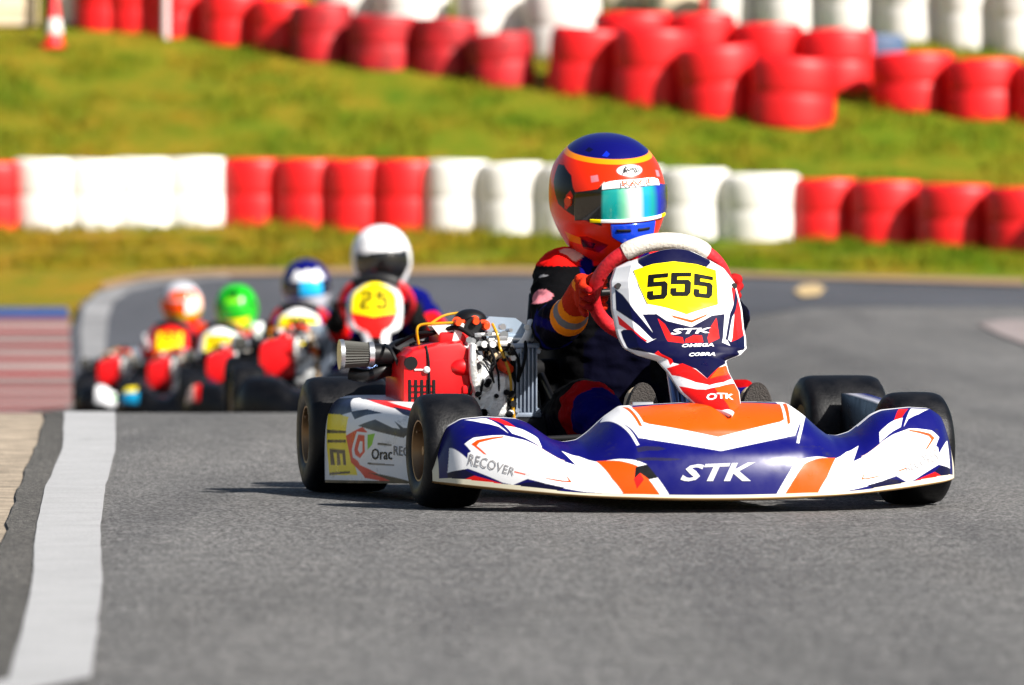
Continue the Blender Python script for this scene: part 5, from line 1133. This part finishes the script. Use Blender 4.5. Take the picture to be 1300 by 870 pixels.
def barrel(x0, x1, base, top, kind, label, group, tilt=0., back=0., nrm=True):
    cx = (x0+x1)/2; X, Y = pix(cx, base); Y += back; X = (cx-650)/7800*Y
    s = Y/7800; w = (x1-x0)*s; h = (base-top)*s+.02; h = min(max(h, .5), .98)
    m = {'r': M_BR, 'd': M_BRD, 'w': M_BW, 'c': M_BC}[kind]; k = random.randint(0, 2)
    o = link('barrel', shared('barrel'+kind+str(k), lambda: barrel_mesh(m, k)))
    w2 = max(w, .62 if nrm else w); Yc = Y+w2*.45
    o.location = (X*Yc/Y, Yc, float(ground_z(X, Y+.05))-.05); o.scale = (w2*1.12, w2*1.0, h+.05)
    o.rotation_euler = (R(random.uniform(-2, 2)), R(tilt+random.uniform(-1.2, 1.2)), random.choice((0, math.pi))+random.uniform(-.3, .3))
    tag(o, label, 'barrel', group)
near_row = [('r', [(-55, 28)], 'red barrel at the left end of the front row'),
 ('w', [(22, 87), (82, 148), (143, 210), (205, 290)], 'white barrel, {} from the left in the left white block of the front row'),
 ('r', [(282, 358), (357, 425), (424, 482), (478, 547)], 'red barrel, {} from the left in the middle red block of the front row'),
 ('w', [(545, 615), (612, 688), (688, 762), (762, 842), (838, 922), (918, 1012)], 'white barrel, {} from the left in the long white block behind the leading driver'),
 ('r', [(1010, 1085), (1083, 1168), (1168, 1257), (1256, 1345), (1344, 1430)], 'red barrel, {} from the left in the right red block of the front row')]
bx = [-60, 20, 290, 550, 690, 845, 925, 1010, 1090, 1170, 1300, 1430]; by = [291, 292, 288, 294, 298, 302, 306, 306, 308, 313, 320, 330]; ty = [210, 205, 203, 205, 210, 215, 218, 228, 230, 234, 240, 244]
for kd, L, lab in near_row:
    for i, (a, b) in enumerate(L):
        c = (a+b)/2; barrel(a, b, float(np.interp(c, bx, by)), float(np.interp(c, bx, ty)), kd, lab.format(ORD[i]), 'barrels in the front row below the bank', nrm=True)
for i, (a, b, ba, tp, kd, tl) in enumerate([(112, 152, 42, -30, 'r', 0), (150, 192, 44, -25, 'r', 0), (190, 258, 49, -15, 'r', 0), (258, 332, 57, -8, 'r', 0), (330, 380, 65, 2, 'r', 0), (375, 447, 81, 8, 'd', 3), (445, 527, 92, 22, 'd', 3), (525, 602, 98, 27, 'd', 2), (600, 677, 110, 44, 'd', 6)]):
    barrel(a, b, ba, tp, kd, '%s red barrel, %s from the left in the upper left row' % ('worn dark' if kd == 'd' else 'bright', (ORD+['ninth'])[i]), 'red barrels in the upper left row', tilt=tl)
for i, (a, b, ba, tp) in enumerate([(405, 482, 60, 0), (480, 566, 72, -3), (584, 672, 84, 2), (670, 757, 98, 10)]):
    barrel(a, b, ba, tp, 'w', 'white barrel, %s of four standing behind the worn red barrels' % ORD[i], 'white barrels behind the worn red ones', back=.8)
for i, (a, b, ba, tp, tl) in enumerate([(697, 785, 122, 38, 5), (780, 873, 137, 38, 4), (870, 962, 150, 60, 4), (954, 1053, 163, 76, 3)]):
    barrel(a, b, ba, tp, 'r', 'large red barrel, %s of four in the leaning cluster at the upper centre' % ORD[i], 'large red barrels leaning at the upper centre', tilt=tl)
for i, (a, b, ba, tp) in enumerate([(758, 850, 112, 31), (856, 932, 118, 34), (934, 1016, 125, 46), (1015, 1105, 132, 55), (1112, 1207, 142, 70), (1205, 1293, 153, 78), (1290, 1380, 160, 84)]):
    barrel(a, b, ba, tp, 'r', 'red barrel, %s from the left in the row running to the right edge' % ORD[i], 'red barrels in the upper right row', back=.5 if i < 4 else 0)
for i, (a, b, ba, tp, kd) in enumerate([(690, 762, 8, -60, 'c'), (760, 830, 18, -55, 'c'), (828, 897, 27, -45, 'c'), (895, 967, 39, -40, 'w'), (965, 1046, 47, -38, 'w'), (1045, 1121, 54, -32, 'w'), (1118, 1200, 63, -26, 'w'), (1195, 1267, 71, -20, 'w'), (1262, 1345, 79, -14, 'w')]):
    barrel(a, b, ba, tp, kd, '%s barrel, %s from the left in the topmost row' % ('stained beige' if kd == 'c' else 'off white', (ORD+['ninth'])[i]), 'pale barrels in the topmost row', back=.4)
barrel(1098, 1122, 128, 72, 'd', 'dark blue grey barrel glimpsed in the gap of the upper right row', 'odd barrel', back=.9)
bpy.data.objects[[o.name for o in bpy.data.objects if o.get('group') == 'odd barrel'][0]].data = barrel_mesh(mat('barrel_bluegrey', srgb(70, 90, 120), rough=.6), 1)
del [o for o in bpy.data.objects if o.get('group') == 'odd barrel'][0]['group']
def at_pix(px, py): X, Y = pix(px, py); return X, Y, float(ground_z(X, Y))
# left: cone, dark post, thin pole, pale panels
X, Y, Z = at_pix(69, 62)
cone = empty('traffic_cone', (X, Y, Z)); tag(cone, 'red cone with a white band on the grass in front of a dark post', 'traffic cone')
mb = MB(); mb.box((0, 0, .02), (.26, .26, .04), bev=.01); mb.build('base', M_BR, cone)
mb = MB(); mb.lathe((0, 0, .03), (0, 0, 1), [(0, .115), (.02, .105), (.58, .035), (.60, .02)], 28); mb.build('cone_body', M_BR, cone)
mb = MB(); mb.lathe((0, 0, .17), (0, 0, 1), [(0, .094), (.002, .0945), (.17, .072), (.172, .071)], 28); mb.build('white_band', M_BW, cone)
X, Y, Z = at_pix(57, 50); Y += .4
mb = MB(); mb.cyl((0, 0, -.2), (0, 0, 1.6), .045, n=16); mb.sphere((0, 0, 1.6), .05); o = mb.build('post', M_MATBLK); o.location = (X, Y, Z); tag(o, 'dark upright post standing right behind the red cone', 'post')
X, Y, Z = at_pix(211, 47)
mb = MB(); mb.cyl((0, 0, -.2), (0, 0, 1.7), .045, .04, n=16); mb.sphere((0, 0, 1.7), .042); o = mb.build('pole', mat('grey_pole', srgb(205, 190, 190), rough=.6)); o.location = (X, Y-.1, Z); tag(o, 'thin pale pole standing in front of the red barrels', 'pole')
X, Y, Z = at_pix(893, 30)
mb = MB(); mb.cyl((0, 0, -.2), (0, 0, 1.3), .04, n=16); mb.sphere((0, 0, 1.3), .045); o = mb.build('post', M_BR); o.location = (X, Y-.1, Z); tag(o, 'short red post between the beige and off white barrels', 'post')
for i, (a, b, py, c, lab) in enumerate([(-60, 48, 38, M_BC, 'cream barrier panel at the far top left corner'), (74, 112, 36, M_BW, 'narrow white barrier panel between the cone and the red barrels')]):
    X, Y, Z = at_pix((a+b)/2, py); w = (b-a)*Y/7800
    p = empty('barrier_panel', (X, Y, Z)); tag(p, lab, 'barrier panel')
    mb = MB(); mb.box((0, 0, .52), (w, .06, .95), bev=.02)
    for k in range(3): mb.box((0, -.034, .25+.28*k), (w*.96, .02, .05), bev=.006)
    mb.build('panel', c, p)
    for s in (-1, 1): mb = MB(); mb.box((s*w*.35, 0, .02), (.06, .3, .06), bev=.01); mb.build('foot', M_MATBLK, p)
